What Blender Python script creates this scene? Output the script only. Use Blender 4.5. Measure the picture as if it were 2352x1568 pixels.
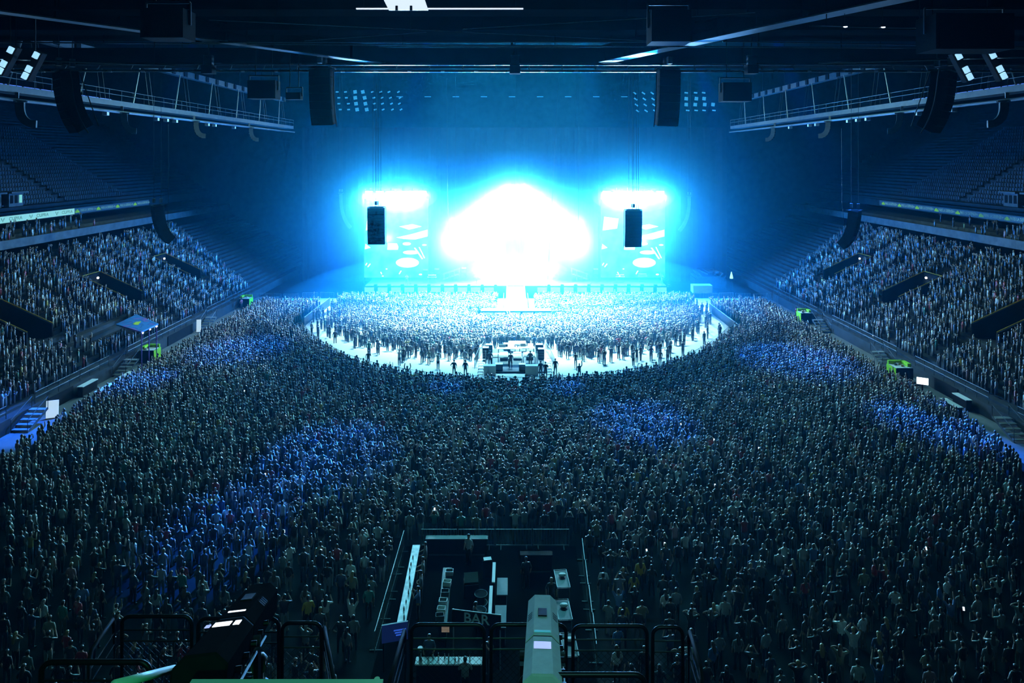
import bpy, bmesh, math, random
import numpy as np
from mathutils import Vector, Matrix
R = random.Random(7)
rng = np.random.default_rng(7)
PI = math.pi
for o in list(bpy.data.objects):
    bpy.data.objects.remove(o)
S = bpy.context.scene
COL = S.collection
F = 1568.0           # focal length in pixels of the 2352 x 1568 frame (24 mm on a 36 mm sensor)
CAMZ = 23.0          # the camera stands on the rear follow spot level
HY = 362.0           # row of the horizon
CX = 1176.0

# ---------------------------------------------------------------- camera
cam_d = bpy.data.cameras.new('camera')
cam_d.sensor_width = 36.0
cam_d.lens = 24.0
cam_d.shift_y = -(784.0 - HY) / 2352.0
cam_d.clip_start = 0.1
cam_d.clip_end = 600
cam = bpy.data.objects.new('camera', cam_d)
COL.objects.link(cam)
cam.location = (0, 0, CAMZ)
cam.rotation_euler = (PI / 2, 0, 0)
S.camera = cam

# ---------------------------------------------------------------- view, world, light paths
S.view_settings.view_transform = 'Standard'
S.view_settings.look = 'None'
S.view_settings.exposure = 0.0
S.view_settings.gamma = 1.0
S.view_settings.use_curve_mapping = False
W = bpy.data.worlds.new('world')
S.world = W
W.use_nodes = True
W.node_tree.nodes['Background'].inputs[0].default_value = (0.0, 0.02, 0.05, 1)
W.node_tree.nodes['Background'].inputs[1].default_value = 0.0
cy = S.cycles
cy.max_bounces = 3
cy.diffuse_bounces = 1
cy.glossy_bounces = 1
cy.transmission_bounces = 2
cy.transparent_max_bounces = 6
cy.volume_bounces = 0
cy.caustics_reflective = False
cy.caustics_refractive = False
cy.sample_clamp_indirect = 4.0
cy.use_denoising = True
cy.use_adaptive_sampling = True
cy.adaptive_threshold = 0.10
cy.adaptive_min_samples = 12

HAZE_DENSITY = 0.00052
HAZE_COLOR = (0.02, 0.50, 1.0)
HAZE_G = 0.77

def lamp(kind, name, loc, aim=None, power=100.0, color=(1, 1, 1), size=0.3, angle=60, blend=0.5, size_y=None, spread=180):
    d = bpy.data.lights.new(name, kind)
    d.energy = power
    d.color = color
    if kind == 'SPOT':
        d.spot_size = math.radians(angle)
        d.spot_blend = blend
        d.shadow_soft_size = size
    elif kind == 'POINT':
        d.shadow_soft_size = size
    elif kind == 'AREA':
        d.size = size
        d.spread = math.radians(spread)
        if size_y:
            d.shape = 'RECTANGLE'
            d.size_y = size_y
    o = bpy.data.objects.new(name, d)
    COL.objects.link(o)
    o.location = loc
    if aim is not None:
        v = Vector(aim) - Vector(loc)
        o.rotation_euler = v.to_track_quat('-Z', 'Y').to_euler()
    return o

# stage layout shared by the lamps and the things that carry them
STAGE_Y = 112.0
SX = 0.6             # the stage's centre line
AFRAME = [(-10.4, 8.9), (-8.6, 10.6), (-7.0, 12.2), (-5.2, 14.0), (-3.3, 15.8), (-1.2, 17.4),
          (1.2, 17.4), (3.3, 15.8), (5.2, 14.0), (7.0, 12.2), (8.6, 10.6), (10.4, 8.9)]
AF_Y = 119.0
SCR_Y = 117.5
SCREENS = [(-25.4, -14.4), (15.3, 26.3)]
SCR_Z = (2.4, 15.9)

CYAN = (0.32, 0.70, 1.0)
for i, (ax, az) in enumerate(AFRAME):
    lamp('SPOT', 'stage_lamp', (SX + ax, AF_Y - 0.8, az), (SX + ax * 0.6, 78, 0), 44000, CYAN, 0.35, 130, 1.0)
for i in range(1, 11):
    ax, az = AFRAME[i]
    for q in (-1, 1):
        lamp('SPOT', 'down_beam_lamp', (SX + ax + q * .3, AF_Y - 0.9, az - .4), (SX + ax * .85 + q * 1.9, 113.5, 2.0), 30000, (0.55, 0.85, 1.0), 0.08, 9, 0.5)
for x0, x1 in SCREENS:
    lamp('AREA', 'screen_flood_lamp', ((x0 + x1) / 2, SCR_Y - 1.6, 16.6), ((x0 + x1) / 2 * 0.6, 88, 0), 42000, CYAN, 11.0, size_y=0.8, spread=120)
lamp('AREA', 'riser_bar_lamp', (SX, 117.2, 3.9), (SX, 60, 9), 9000, CYAN, 12.5, size_y=1.4, spread=170)
# white-cyan top light added over the front pit, carried by no fixture
lamp('AREA', 'added_pit_lamp', (SX, 98, 40.6), (SX, 96.5, 0), 115000, (0.34, 0.80, 1.0), 24, size_y=15, spread=54)
# blue wash washing the air above and beside the stage
for wx, wz in ((-22, 9), (-11, 12), (0, 14), (11, 12), (22, 9)):
    lamp('POINT', 'blue_wash_lamp', (SX + wx, 116, wz), None, 105000, (0.005, 0.22, 1.0), 0.5)
# narrow blue beams from the roof on to the standing crowd
BEAMS = [((-9, 78, 39), (-13.6, 49, 0), 60000, 14), ((-12, 70, 39), (-17.5, 40, 0), 45000, 11), ((8, 80, 39), (10.8, 55, 0), 60000, 13),
         ((24, 92, 39), (30.5, 72, 0), 60000, 19), ((29, 78, 39), (35, 55, 0), 70000, 15), ((-24, 96, 39), (-30.5, 76, 0), 45000, 17), ((-30, 86, 39), (-36.5, 65, 0), 45000, 11),
         ((-34, 76, 39), (-41.0, 57.5, 1), 45000, 11), ((-5, 84, 39), (-6.3, 63.5, 0), 35000, 6), ((5, 84, 39), (5.2, 63.5, 0), 35000, 6)]
for a, b, p, an in BEAMS:
    lamp('SPOT', 'blue_beam_lamp', a, b, p * 10, (0.01, 0.14, 1.0), 0.15, an, 0.9)
# cool white house floods on the side tiers
for sx in (-1, 1):
    for yy in (66, 88, 104):
        lamp('SPOT', 'tier_flood_lamp', (sx * 16, yy + 16, 38.5), (sx * 53, yy, 6), 22000, (0.46, 1.0, 0.96), 0.5, 70, 0.9)
# teal top light over the rear of the hall
lamp('AREA', 'rear_flood_lamp', (0, 100, 40.6), (0, 52, 0), 8000, (0.14, 0.82, 1.0), 60, size_y=3, spread=70)
# green work lights beside the follow spots
lamp('SPOT', 'green_work_lamp', (1.6, 1.5, 23.5), (0.45, 8.4, 17.0), 480, (0.22, 1.0, 0.78), 0.1, 40, 0.8)
lamp('SPOT', 'green_work_lamp', (-1.2, 1.0, 21.0), (-2.6, 6.2, 18.0), 320, (0.02, 1.0, 0.30), 0.1, 60, 0.8)
# weak teal fill added behind the camera to lift the crowd's backs
lamp('SPOT', 'added_fill_lamp', (0, -10, 40), (0, 36, 0), 3000, (0.25, 0.95, 1.0), 0.8, 75, 1.0)
# ---------------------------------------------------------------- materials
MATS = {}
def mat(name, col, rough=0.7, metal=0.0, emit=None, estr=0.0, noise=0.0, scale=4.0, spec=0.3, bump=0.0):
    m = bpy.data.materials.new(name)
    m.use_nodes = True
    nt = m.node_tree
    b = nt.nodes['Principled BSDF']
    b.inputs['Base Color'].default_value = (*col, 1)
    b.inputs['Roughness'].default_value = rough
    b.inputs['Metallic'].default_value = metal
    b.inputs['Specular IOR Level'].default_value = spec
    if emit is not None:
        b.inputs['Emission Color'].default_value = (*emit, 1)
        b.inputs['Emission Strength'].default_value = estr
        m.cycles.emission_sampling = 'NONE'
    if noise or bump:
        tc = nt.nodes.new('ShaderNodeTexCoord')
        nz = nt.nodes.new('ShaderNodeTexNoise')
        nz.inputs['Scale'].default_value = scale
        nz.inputs['Detail'].default_value = 5
        nt.links.new(tc.outputs['Object'], nz.inputs['Vector'])
        if noise:
            cr = nt.nodes.new('ShaderNodeValToRGB')
            cr.color_ramp.elements[0].position = 0.3
            cr.color_ramp.elements[1].position = 0.7
            cr.color_ramp.elements[0].color = (*[c * (1 - noise) for c in col], 1)
            cr.color_ramp.elements[1].color = (*[min(1, c * (1 + noise)) for c in col], 1)
            nt.links.new(nz.outputs['Fac'], cr.inputs['Fac'])
            nt.links.new(cr.outputs['Color'], b.inputs['Base Color'])
        if bump:
            bp = nt.nodes.new('ShaderNodeBump')
            bp.inputs['Strength'].default_value = bump
            nt.links.new(nz.outputs['Fac'], bp.inputs['Height'])
            nt.links.new(bp.outputs['Normal'], b.inputs['Normal'])
    MATS[name] = m
    return m

M_plates = mat('white_floor_plates', (0.6, 0.62, 0.64), 0.55, noise=0.08, scale=0.35)
M_floor = mat('grey_floor', (0.02, 0.022, 0.024), 0.8, spec=0.05, noise=0.12, scale=0.35, bump=0.05)
M_conc = mat('concrete', (0.12, 0.13, 0.135), 0.85, noise=0.25, scale=1.2, bump=0.2)
M_concd = mat('dark_concrete', (0.03, 0.033, 0.036), 0.9, noise=0.3, scale=0.8)
M_roof = mat('roof_black', (0.012, 0.013, 0.015), 0.9, spec=0.0, noise=0.3, scale=0.5)
M_steel = mat('painted_steel', (0.085, 0.095, 0.10), 0.55, 0.2, noise=0.15, scale=2)
M_alu = mat('aluminium', (0.34, 0.36, 0.37), 0.5, 0.4, noise=0.1, scale=6)
M_pipe = mat('bright_pipe', (0.95, 0.97, 0.98), 0.24, 1.0)
M_flange = mat('pale_flange', (0.5, 0.52, 0.53), 0.48, 0.6, noise=0.1, scale=1)
M_black = mat('black_paint', (0.012, 0.012, 0.013), 0.7, spec=0.04, noise=0.2, scale=5)
M_blackm = mat('black_metal', (0.005, 0.005, 0.006), 0.42, 0.0, spec=0.3)
M_rubber = mat('rubber', (0.01, 0.01, 0.01), 0.9, spec=0.0)
M_grille = mat('speaker_grille', (0.014, 0.014, 0.016), 0.8, 0.0, noise=0.4, scale=60, spec=0.02)
M_curtain = mat('black_drape', (0.022, 0.022, 0.025), 0.95, noise=0.2, scale=1.5, spec=0.0)
M_cable = mat('cable', (0.02, 0.02, 0.02), 0.6)
M_white = mat('white_board', (0.78, 0.80, 0.80), 0.5, noise=0.05, scale=3)
M_green = mat('lime_vinyl', (0.33, 0.72, 0.02), 0.5, noise=0.2, scale=1.3)
M_yellow = mat('yellow_paint', (0.5, 0.28, 0.03), 0.5, noise=0.1, scale=3)
M_seat = mat('seat_plastic', (0.05, 0.06, 0.075), 0.45)
M_lens = mat('lit_lens', (0.8, 0.9, 1.0), 0.3, emit=(0.62, 0.9, 1.0), estr=60)
M_lensw = mat('lit_window', (0.8, 0.9, 1.0), 0.3, emit=(0.8, 0.85, 1.0), estr=3.0)
M_skin = mat('skin', (0.45, 0.28, 0.2), 0.6, noise=0.06, scale=20)

def scr_mat():
    m = bpy.data.materials.new('screen_glow'); m.use_nodes = True
    nt = m.node_tree; b = nt.nodes['Principled BSDF']
    b.inputs['Base Color'].default_value = (0.02, 0.02, 0.02, 1)
    tc = nt.nodes.new('ShaderNodeTexCoord'); nz = nt.nodes.new('ShaderNodeTexNoise')
    nz.inputs['Scale'].default_value = 0.5; nz.inputs['Detail'].default_value = 4
    cr = nt.nodes.new('ShaderNodeValToRGB')
    cr.color_ramp.elements[0].position = 0.35; cr.color_ramp.elements[1].position = 0.7
    cr.color_ramp.elements[0].color = (0.03, 0.45, 0.95, 1); cr.color_ramp.elements[1].color = (0.25, 0.7, 1.0, 1)
    nt.links.new(tc.outputs['Object'], nz.inputs['Vector']); nt.links.new(nz.outputs['Fac'], cr.inputs['Fac'])
    nt.links.new(cr.outputs['Color'], b.inputs['Emission Color'])
    b.inputs['Emission Strength'].default_value = 0.55
    m.cycles.emission_sampling = 'NONE'
    return m
M_screen = scr_mat()
M_pic = mat('screen_picture_white', (0.1, 0.1, 0.1), 0.5, emit=(0.85, 0.95, 1.0), estr=2.0)

def crowd_mat():
    m = bpy.data.materials.new('clothes_skin_hair'); m.use_nodes = True
    nt = m.node_tree; b = nt.nodes['Principled BSDF']
    at = nt.nodes.new('ShaderNodeAttribute'); at.attribute_name = 'Col'
    nt.links.new(at.outputs['Color'], b.inputs['Base Color'])
    b.inputs['Roughness'].default_value = 0.38
    b.inputs['Specular IOR Level'].default_value = 1.0
    b.inputs['Sheen Weight'].default_value = 0.12
    b.inputs['Sheen Roughness'].default_value = 0.35
    return m
M_crowd = crowd_mat()

# ---------------------------------------------------------------- mesh helpers
class MB:
    def __init__(s):
        s.v = []; s.f = []; s.n = 0; s.sm = False
    def add(s, vs, fs):
        b = s.n
        s.v.extend([tuple(v) for v in vs]); s.n += len(vs)
        s.f.extend([tuple(i + b for i in f) for f in fs])
        return s
    def hexa(s, p):   # 8 points: bottom 4 (ccw), top 4
        return s.add(p, [(3, 2, 1, 0), (4, 5, 6, 7), (0, 1, 5, 4), (1, 2, 6, 5), (2, 3, 7, 6), (3, 0, 4, 7)])
    def box(s, c, d, rz=0.0, M=None):
        x, y, z = d[0] / 2, d[1] / 2, d[2] / 2
        p = [Vector((a, b, e)) for e in (-z, z) for a, b in ((-x, -y), (x, -y), (x, y), (-x, y))]
        if M is None:
            M = Matrix.Rotation(rz, 3, 'Z')
        return s.hexa([M @ q + Vector(c) for q in p])
    def bar(s, a, b, w, h=None):
        a = Vector(a); b = Vector(b); h = h or w
        d = (b - a)
        L = d.length
        if L < 1e-6:
            return s
        q = d.to_track_quat('Y', 'Z').to_matrix()
        return s.box((a + b) / 2, (w, L, h), M=q)
    def tube(s, pts, r, n=8, cap=True, closed=False):
        pts = [Vector(p) for p in pts]
        rings = []
        N = len(pts)
        for i, p in enumerate(pts):
            if closed:
                t = pts[(i + 1) % N] - pts[i - 1]
            else:
                t = pts[min(i + 1, N - 1)] - pts[max(i - 1, 0)]
            t.normalize()
            q = t.to_track_quat('Z', 'Y').to_matrix()
            rr = r[i] if isinstance(r, (list, tuple)) else r
            rings.append([p + q @ Vector((rr * math.cos(2 * PI * k / n), rr * math.sin(2 * PI * k / n), 0)) for k in range(n)])
        return s.loft(rings, cap and not closed, closed)
    def loft(s, rings, cap=True, closed=False):
        n = len(rings[0]); vs = [v for r in rings for v in r]; fs = []
        m = len(rings)
        for i in range(m if closed else m - 1):
            j = (i + 1) % m
            for k in range(n):
                fs.append((i * n + k, i * n + (k + 1) % n, j * n + (k + 1) % n, j * n + k))
        if cap:
            fs.append(tuple(reversed(range(n)))); fs.append(tuple((m - 1) * n + k for k in range(n)))
        return s.add(vs, fs)
    def cyl(s, a, b, r, n=12, r2=None):
        return s.tube([a, b], [r, r if r2 is None else r2], n)
    def prism(s, poly, a, b):   # poly: 2D list, mapped through functions a(u,v), b(u,v)
        n = len(poly)
        vs = [a(*p) for p in poly] + [b(*p) for p in poly]
        fs = [tuple(range(n)), tuple(reversed(range(n, 2 * n)))] + [((i + 1) % n, i, n + i, n + (i + 1) % n) for i in range(n)]
        return s.add(vs, fs)
    def quad(s, a, b, c, d):
        return s.add([a, b, c, d], [(0, 1, 2, 3)])
    def sphere(s, c, r, n=8, m=6, sc=(1, 1, 1)):
        rings = []
        for i in range(1, m):
            t = PI * i / m
            rings.append([(c[0] + r * sc[0] * math.sin(t) * math.cos(2 * PI * k / n), c[1] + r * sc[1] * math.sin(t) * math.sin(2 * PI * k / n), c[2] - r * sc[2] * math.cos(t)) for k in range(n)])
        return s.loft(rings)
    def build(s, name, m, parent=None, smooth=False, **tags):
        me = bpy.data.meshes.new(name)
        me.from_pydata(s.v, [], s.f)
        bm = bmesh.new(); bm.from_mesh(me)
        bmesh.ops.recalc_face_normals(bm, faces=bm.faces)
        bm.to_mesh(me); bm.free()
        if smooth:
            for p in me.polygons:
                p.use_smooth = True
        me.materials.append(m)
        o = bpy.data.objects.new(name, me)
        COL.objects.link(o)
        if parent is not None:
            o.parent = parent
        tag(o, **tags)
        return o

def tag(o, label=None, cat=None, group=None, kind=None):
    if label: o['label'] = label
    if cat: o['category'] = cat
    if group: o['group'] = group
    if kind: o['kind'] = kind
    return o

def thing(name, label, cat, loc=(0, 0, 0), rz=0.0, group=None):
    o = bpy.data.objects.new(name, None)
    o.empty_display_size = 0.2
    COL.objects.link(o)
    o.location = loc
    o.rotation_euler = (0, 0, rz)
    return tag(o, label, cat, group)

def dup(root, loc, rz=None, label=None, group=None):
    r = root.copy(); COL.objects.link(r); r.location = loc
    if rz is not None: r.rotation_euler = (0, 0, rz)
    if label: r['label'] = label
    if group: r['group'] = group
    for ch in list(root.children):
        c = ch.copy(); COL.objects.link(c); c.parent = r
        for g in list(ch.children):
            d = g.copy(); COL.objects.link(d); d.parent = c
    return r

def text_mb(txt, size, depth=0.0, bold=0.018):
    cu = bpy.data.curves.new('t', 'FONT')
    cu.body = txt; cu.size = size; cu.align_x = 'CENTER'; cu.align_y = 'CENTER'
    cu.extrude = depth; cu.offset = bold * size
    o = bpy.data.objects.new('t', cu)
    COL.objects.link(o)
    dg = bpy.context.evaluated_depsgraph_get()
    me = bpy.data.meshes.new_from_object(o.evaluated_get(dg))
    vs = [v.co.copy() for v in me.vertices]; fs = [tuple(p.vertices) for p in me.polygons]
    bpy.data.objects.remove(o); bpy.data.curves.remove(cu); bpy.data.meshes.remove(me)
    return vs, fs

def P(px, py, d):
    """the place at depth d that the photograph shows in pixel px, py"""
    return Vector(((px - CX) * d / F, d, CAMZ - (py - HY) * d / F))
def PF(px, py, z=0.0):
    """the place at height z seen in pixel px, py"""
    return P(px, py, F * (CAMZ - z) / (py - HY))
# ---------------------------------------------------------------- the hall
def struct(name, mb, m, smooth=False, label=None, parent=None):
    return mb.build(name, m, parent, smooth, label=label, kind='structure')

struct('floor', MB().box((0, 70, -0.15), (88, 170, 0.3)), M_floor, label='pale arena floor plates')
struct('wall_back', MB().box((0, 152, 21), (210, 1, 44)), M_concd, label='dark rear wall high behind the stage drape')
struct('wall_left', MB().box((-100, 68, 21), (1, 170, 44)), M_concd, label='dark left outer wall')
struct('wall_right', MB().box((100, 68, 21), (1, 170, 44)), M_concd, label='dark right outer wall')
struct('wall_front', MB().box((0, -16.5, 21), (210, 1, 44)), M_concd, label='dark wall behind the camera')
struct('ceiling', MB().box((0, 68, 43.2), (210, 170, 0.6)), M_roof, label='black arena roof')

for sx, side in ((-1, 'left'), (1, 'right')):
    struct('walkway_floor_' + side, MB().box((sx * 40.2, 78, .012), (3.5, 70, .02)), mat('walkway_grey', (.15, .16, .17), .7, noise=.2, scale=.6, spec=.1), label='pale walkway between the standing crowd and the %s tier' % side)
WALLX = 42.0                                      # front wall of the side tiers
ROWS = 22
X0, XS, Z0, ZS = 42.9, 0.86, 1.45, 0.43          # first row, row depth, first level, rise
def row_x(i): return X0 + i * XS
def row_z(i): return Z0 + i * ZS
VOMS = [70.5, 88.0, 105.0]
VOM_R = (7, 13)                                   # rows cut by each stair tunnel
VHW = 1.9
def profile(sx, cut):
    pr = [(WALLX, -0.1), (WALLX, 1.2)]
    for i in range(ROWS):
        x0 = row_x(i)
        zz = row_z(i)
        if cut and VOM_R[0] <= i < VOM_R[1]:
            zz = row_z(VOM_R[0]) - 0.6
        pr.append((x0, pr[-1][1])); pr.append((x0, zz))
    pr.append((62.6, pr[-1][1])); pr.append((62.6, -0.1))
    return pr
for sx, side in ((-1, 'left'), (1, 'right')):
    segs = []
    y = 16.0
    for v in VOMS:
        segs.append((y, v - VHW, False)); segs.append((v - VHW, v + VHW, True)); y = v + VHW
    segs.append((y, 150.0, False))
    mb = MB()
    for a, b, cut in segs:
        pr = profile(sx, cut)
        mb.prism(pr, lambda u, w: (sx * u, a, w), lambda u, w: (sx * u, b, w))
    struct('terrace_floor_' + side, mb, M_concd, label='stepped lower tier on the %s side' % side)
    # balcony above: fascia wall, shallow box rows, ribbon wall, upper tier
    mb = MB()
    pr = [(62.0, 11.75), (62.0, 12.85), (62.25, 12.85), (62.25, 12.2), (63.4, 12.2), (63.4, 12.6), (64.6, 12.6), (64.6, 13.0), (66.0, 13.0), (72, 13.4), (72, 11.75)]
    mb.prism(pr, lambda u, w: (sx * u, 16, w), lambda u, w: (sx * u, 150, w))
    struct('balcony_floor_' + side, mb, M_conc, label='grey concrete balcony front over the lower tier on the %s' % side)
    mb = MB()
    pr = [(66.0, 14.35), (66.0, 15.5)]
    for i in range(34):
        x = 66.4 + i * 0.88
        pr += [(x, 15.2 + i * 0.56), (x, 15.2 + (i + 1) * 0.56)]
    pr += [(98, 34.4), (98, 33.0), (72, 14.35)]
    mb.prism(pr, lambda u, w: (sx * u, 16, w), lambda u, w: (sx * u, 150, w))
    struct('upper_terrace_floor_' + side, mb, M_concd, label='dark stepped upper tier on the %s side' % side)

# rows of empty folding seats on the upper tiers: nobody could count them
for sx, side in ((-1, 'left'), (1, 'right')):
    mb = MB()
    for i in range(1, 22):
        x = 66.85 + i * 0.88
        z = 15.2 + (i + 1) * 0.56
        y = 66.0
        while y < 120:
            if (y % 17.0) > 1.6:
                mb.box((sx * (x + 0.12), y, z + 0.24), (0.34, 0.4, 0.1))
                mb.box((sx * (x + 0.3), y, z + 0.5), (0.07, 0.4, 0.5))
            y += 0.55
    mb.build('empty_seat_rows', M_seat, kind='stuff', label='rows of empty dark folding seats on the upper tier, %s side' % side, cat='seating')

# stair tunnels in the lower tiers: parapet walls with yellow rails
PARTN = ['nearest the camera', 'in the middle of the tier', 'nearest the stage']
for sx, side in ((-1, 'left'), (1, 'right')):
    for k, v in enumerate(VOMS):
        t = thing('stair_tunnel', 'dark stair tunnel in the %s lower tier, %s' % (side, PARTN[k]), 'stair tunnel', (sx * row_x(VOM_R[0]), v, 0), group='stair tunnels in the side tiers')
        xa, xb = row_x(VOM_R[0]) - 0.2, row_x(VOM_R[1]) + 0.2
        za, zb = row_z(VOM_R[0]), row_z(VOM_R[1])
        ox = row_x(VOM_R[0])
        for q in (-1, 1):
            mb = MB()
            y0, y1 = q * VHW - 0.1, q * VHW + 0.1
            pr = [(xa - ox, za - 1.0), (xb - ox, za - 1.0), (xb - ox, zb + 0.9), (xa - ox, za + 0.9)]
            mb.prism(pr, lambda u, w: (sx * u, y0, w), lambda u, w: (sx * u, y1, w))
            w = mb.build('parapet_wall', M_black, t)
            MB().tube([(sx * (xa - ox), q * VHW, za + 1.02), (sx * (xb - ox), q * VHW, zb + 1.02)], 0.045, 6).build('rail', M_yellow, t, label='yellow sloping rail')
        MB().box((sx * (xb - ox), 0, (za - 1 + zb + 0.9) / 2), (0.2, 2 * VHW + 0.2, zb + 0.9 - za + 1)).build('back_wall', M_black, t)
        MB().tube([(sx * (xb - ox), -VHW, zb + 1.02), (sx * (xb - ox), VHW, zb + 1.02)], 0.045, 6).build('back_rail', M_yellow, t)
        mb = MB()
        for j in range(3):
            mb.box((sx * (xb - ox - 0.12), -0.9, za + 1.0 + j * 0.45), (0.04, 0.9, 0.3))
        mb.build('notice_panel', mat('dim_notice', (0.1, 0.25, 0.25), 0.6) if 'dim_notice' not in MATS else MATS['dim_notice'], t)
        MB().sphere((sx * (xb - ox - 0.3), 1.0, zb + 0.3), 0.16).build('exit_lamp', M_lensw, t)

# drape behind the stage
def drape(name, x0, x1, y, z0, z1, label, fold=0.12, step=0.45):
    mb = MB()
    n = int((x1 - x0) / step)
    r0, r1 = [], []
    for i in range(n + 1):
        x = x0 + (x1 - x0) * i / n
        yy = y + fold * math.sin(i * 1.3) * (0.6 + 0.4 * math.sin(i * 0.37))
        r0.append((x, yy, z0)); r1.append((x, yy, z1))
    b = [(x, yy + 0.08, z) for x, yy, z in r0]; b1 = [(x, yy + 0.08, z) for x, yy, z in r1]
    N = n + 1
    vs = r0 + r1 + b + b1
    fs = []
    for i in range(n):
        fs += [(i, i + 1, N + i + 1, N + i), (2 * N + i + 1, 2 * N + i, 3 * N + i, 3 * N + i + 1), (N + i, N + i + 1, 3 * N + i + 1, 3 * N + i), (i + 1, i, 2 * N + i, 2 * N + i + 1)]
    fs += [(0, N, 3 * N, 2 * N), (N - 1, 3 * N - 1, 4 * N - 1, 2 * N - 1)]
    mb.add(vs, fs)
    return mb.build(name, M_curtain, label=label, cat='curtain')
drape('stage_drape', -39, 40, 127, 0, 28.6, 'wide dark drape closing the hall behind the stage')

# ---------------------------------------------------------------- ribbon boards along the balcony
M_rib_w = mat('ribbon_white', (0.1, 0.1, 0.1), 0.5, emit=(0.30, 0.85, 0.85), estr=0.75)
M_rib_b = mat('ribbon_blue', (0.02, 0.02, 0.03), 0.5, emit=(0.02, 0.12, 0.35), estr=0.5)
M_rib_t = mat('ribbon_text_pale', (0.1, 0.1, 0.1), 0.5, emit=(0.2, 0.65, 0.8), estr=0.6)
M_rib_k = mat('ribbon_text_dark', (0.02, 0.05, 0.06), 0.5, emit=(0.0, 0.05, 0.06), estr=1.0)
M_rib_g = mat('ribbon_green', (0.1, 0.1, 0.1), 0.5, emit=(0.2, 0.75, 0.02), estr=0.7)
RX = 65.97
def ribbon_text(root, side, txt, y, size, m, nm='lettering', stretch=1.0):
    vs, fs = text_mb(txt, size)
    mb = MB()
    out = []
    for v in vs:
        u = v.x * stretch
        out.append((0.03 * (1 if side < 0 else -1), y + (u if side < 0 else -u), v.y + 14.93))
    mb.add(out, fs)
    o = mb.build(nm, m, root)
    return o
def crest(root, side, y):
    s = 1 if side < 0 else -1
    mb = MB()
    for q in (-1, 1):   # two-pronged V mark
        poly = [(0.0, -0.34), (q * 0.10, -0.12), (q * 0.28, 0.05), (q * 0.34, 0.32), (q * 0.14, 0.16), (q * 0.10, 0.02), (0, -0.12)]
        mb.add([(0.03 * s, y + u * s, w + 14.93) for u, w in poly], [tuple(range(len(poly)))])
    mb.build('emblem', m=M_rib_k, parent=root)
def hill(root, side, y):
    s = 1 if side < 0 else -1
    poly = [(-0.55, -0.28), (0.55, -0.28), (0.45, -0.05), (0.2, 0.12), (0.0, 0.26), (-0.25, 0.16), (-0.5, -0.02)]
    mb = MB().add([(0.03 * s, y + u * s, w + 14.93) for u, w in poly], [tuple(range(len(poly)))])
    mb.build('emblem', M_rib_g, root, label='lime green emblem')
t = thing('ribbon_board', 'white lit ribbon board with dark lettering and emblems, near end of the left balcony', 'ribbon board', (-RX, 0, 0))
MB().box((0, 91.0, 14.93), (0.06, 23.8, 0.86)).build('panel', M_rib_w, t)
for y in (78.0, 83.2, 88.4, 93.6, 98.9):
    if y > 85:
        crest(t, -1, y); ribbon_text(t, -1, 'CUPRA', y + 2.3, 0.62, M_rib_k, stretch=1.25)
t = thing('ribbon_board', 'dim blue ribbon board with pale lettering, far end of the left balcony', 'ribbon board', (-RX, 0, 0))
MB().box((0, 113.5, 14.93), (0.06, 21.0, 0.86)).build('panel', M_rib_b, t)
for y in (103.6, 108.9, 114.2, 119.5):
    hill(t, -1, y); ribbon_text(t, -1, 'PARIS LA DEFENSE', y + 2.3, 0.55, M_rib_t, stretch=0.72)
    ribbon_text(t, -1, 'ARENA', y + 4.35, 0.4, M_rib_t, stretch=0.5)
t = thing('ribbon_board', 'blue ribbon board with pale lettering along the right balcony', 'ribbon board', (RX, 0, 0))
MB().box((0, 101.5, 14.93), (0.06, 42.0, 0.86)).build('panel', M_rib_b, t)
y = 121.2
while y > 84:
    hill(t, 1, y); ribbon_text(t, 1, 'PARIS LA DEFENSE', y - 2.2, 0.62, M_rib_t, stretch=0.68)
    ribbon_text(t, 1, 'ARENA', y - 4.1, 0.4, M_rib_t, stretch=0.4)
    y -= 5.05
# ---------------------------------------------------------------- stage
t = thing('stage', 'broad concert stage with a row of pale panels along its front', 'stage', (SX, STAGE_Y, 0))
MB().box((0, 7.0, 1.0), (49.2, 13.8, 1.9)).build('deck', M_black, t)
MB().box((0, 7.0, 1.98), (49.4, 14.0, 0.08)).build('deck_top', M_steel, t)
M_fascia = mat('fascia_glow', (0.75, 0.78, 0.8), 0.5, emit=(0.25, 0.7, 1.0), estr=0.4, noise=0.1, scale=2)  # emission stands in for the haze glow over the panels
for k in range(23):
    x = -24.0 + k * 2.18
    if abs(x) < 2.6:
        continue
    MB().box((x, -0.02, 1.35), (1.55, 0.12, 0.75)).build('front_panel', M_fascia, t, label='pale front panel with painted glow')
    MB().box((x + 1.1, -0.3, 2.12), (0.5, 0.6, 0.35)).build('floor_monitor', M_black, t)
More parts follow.
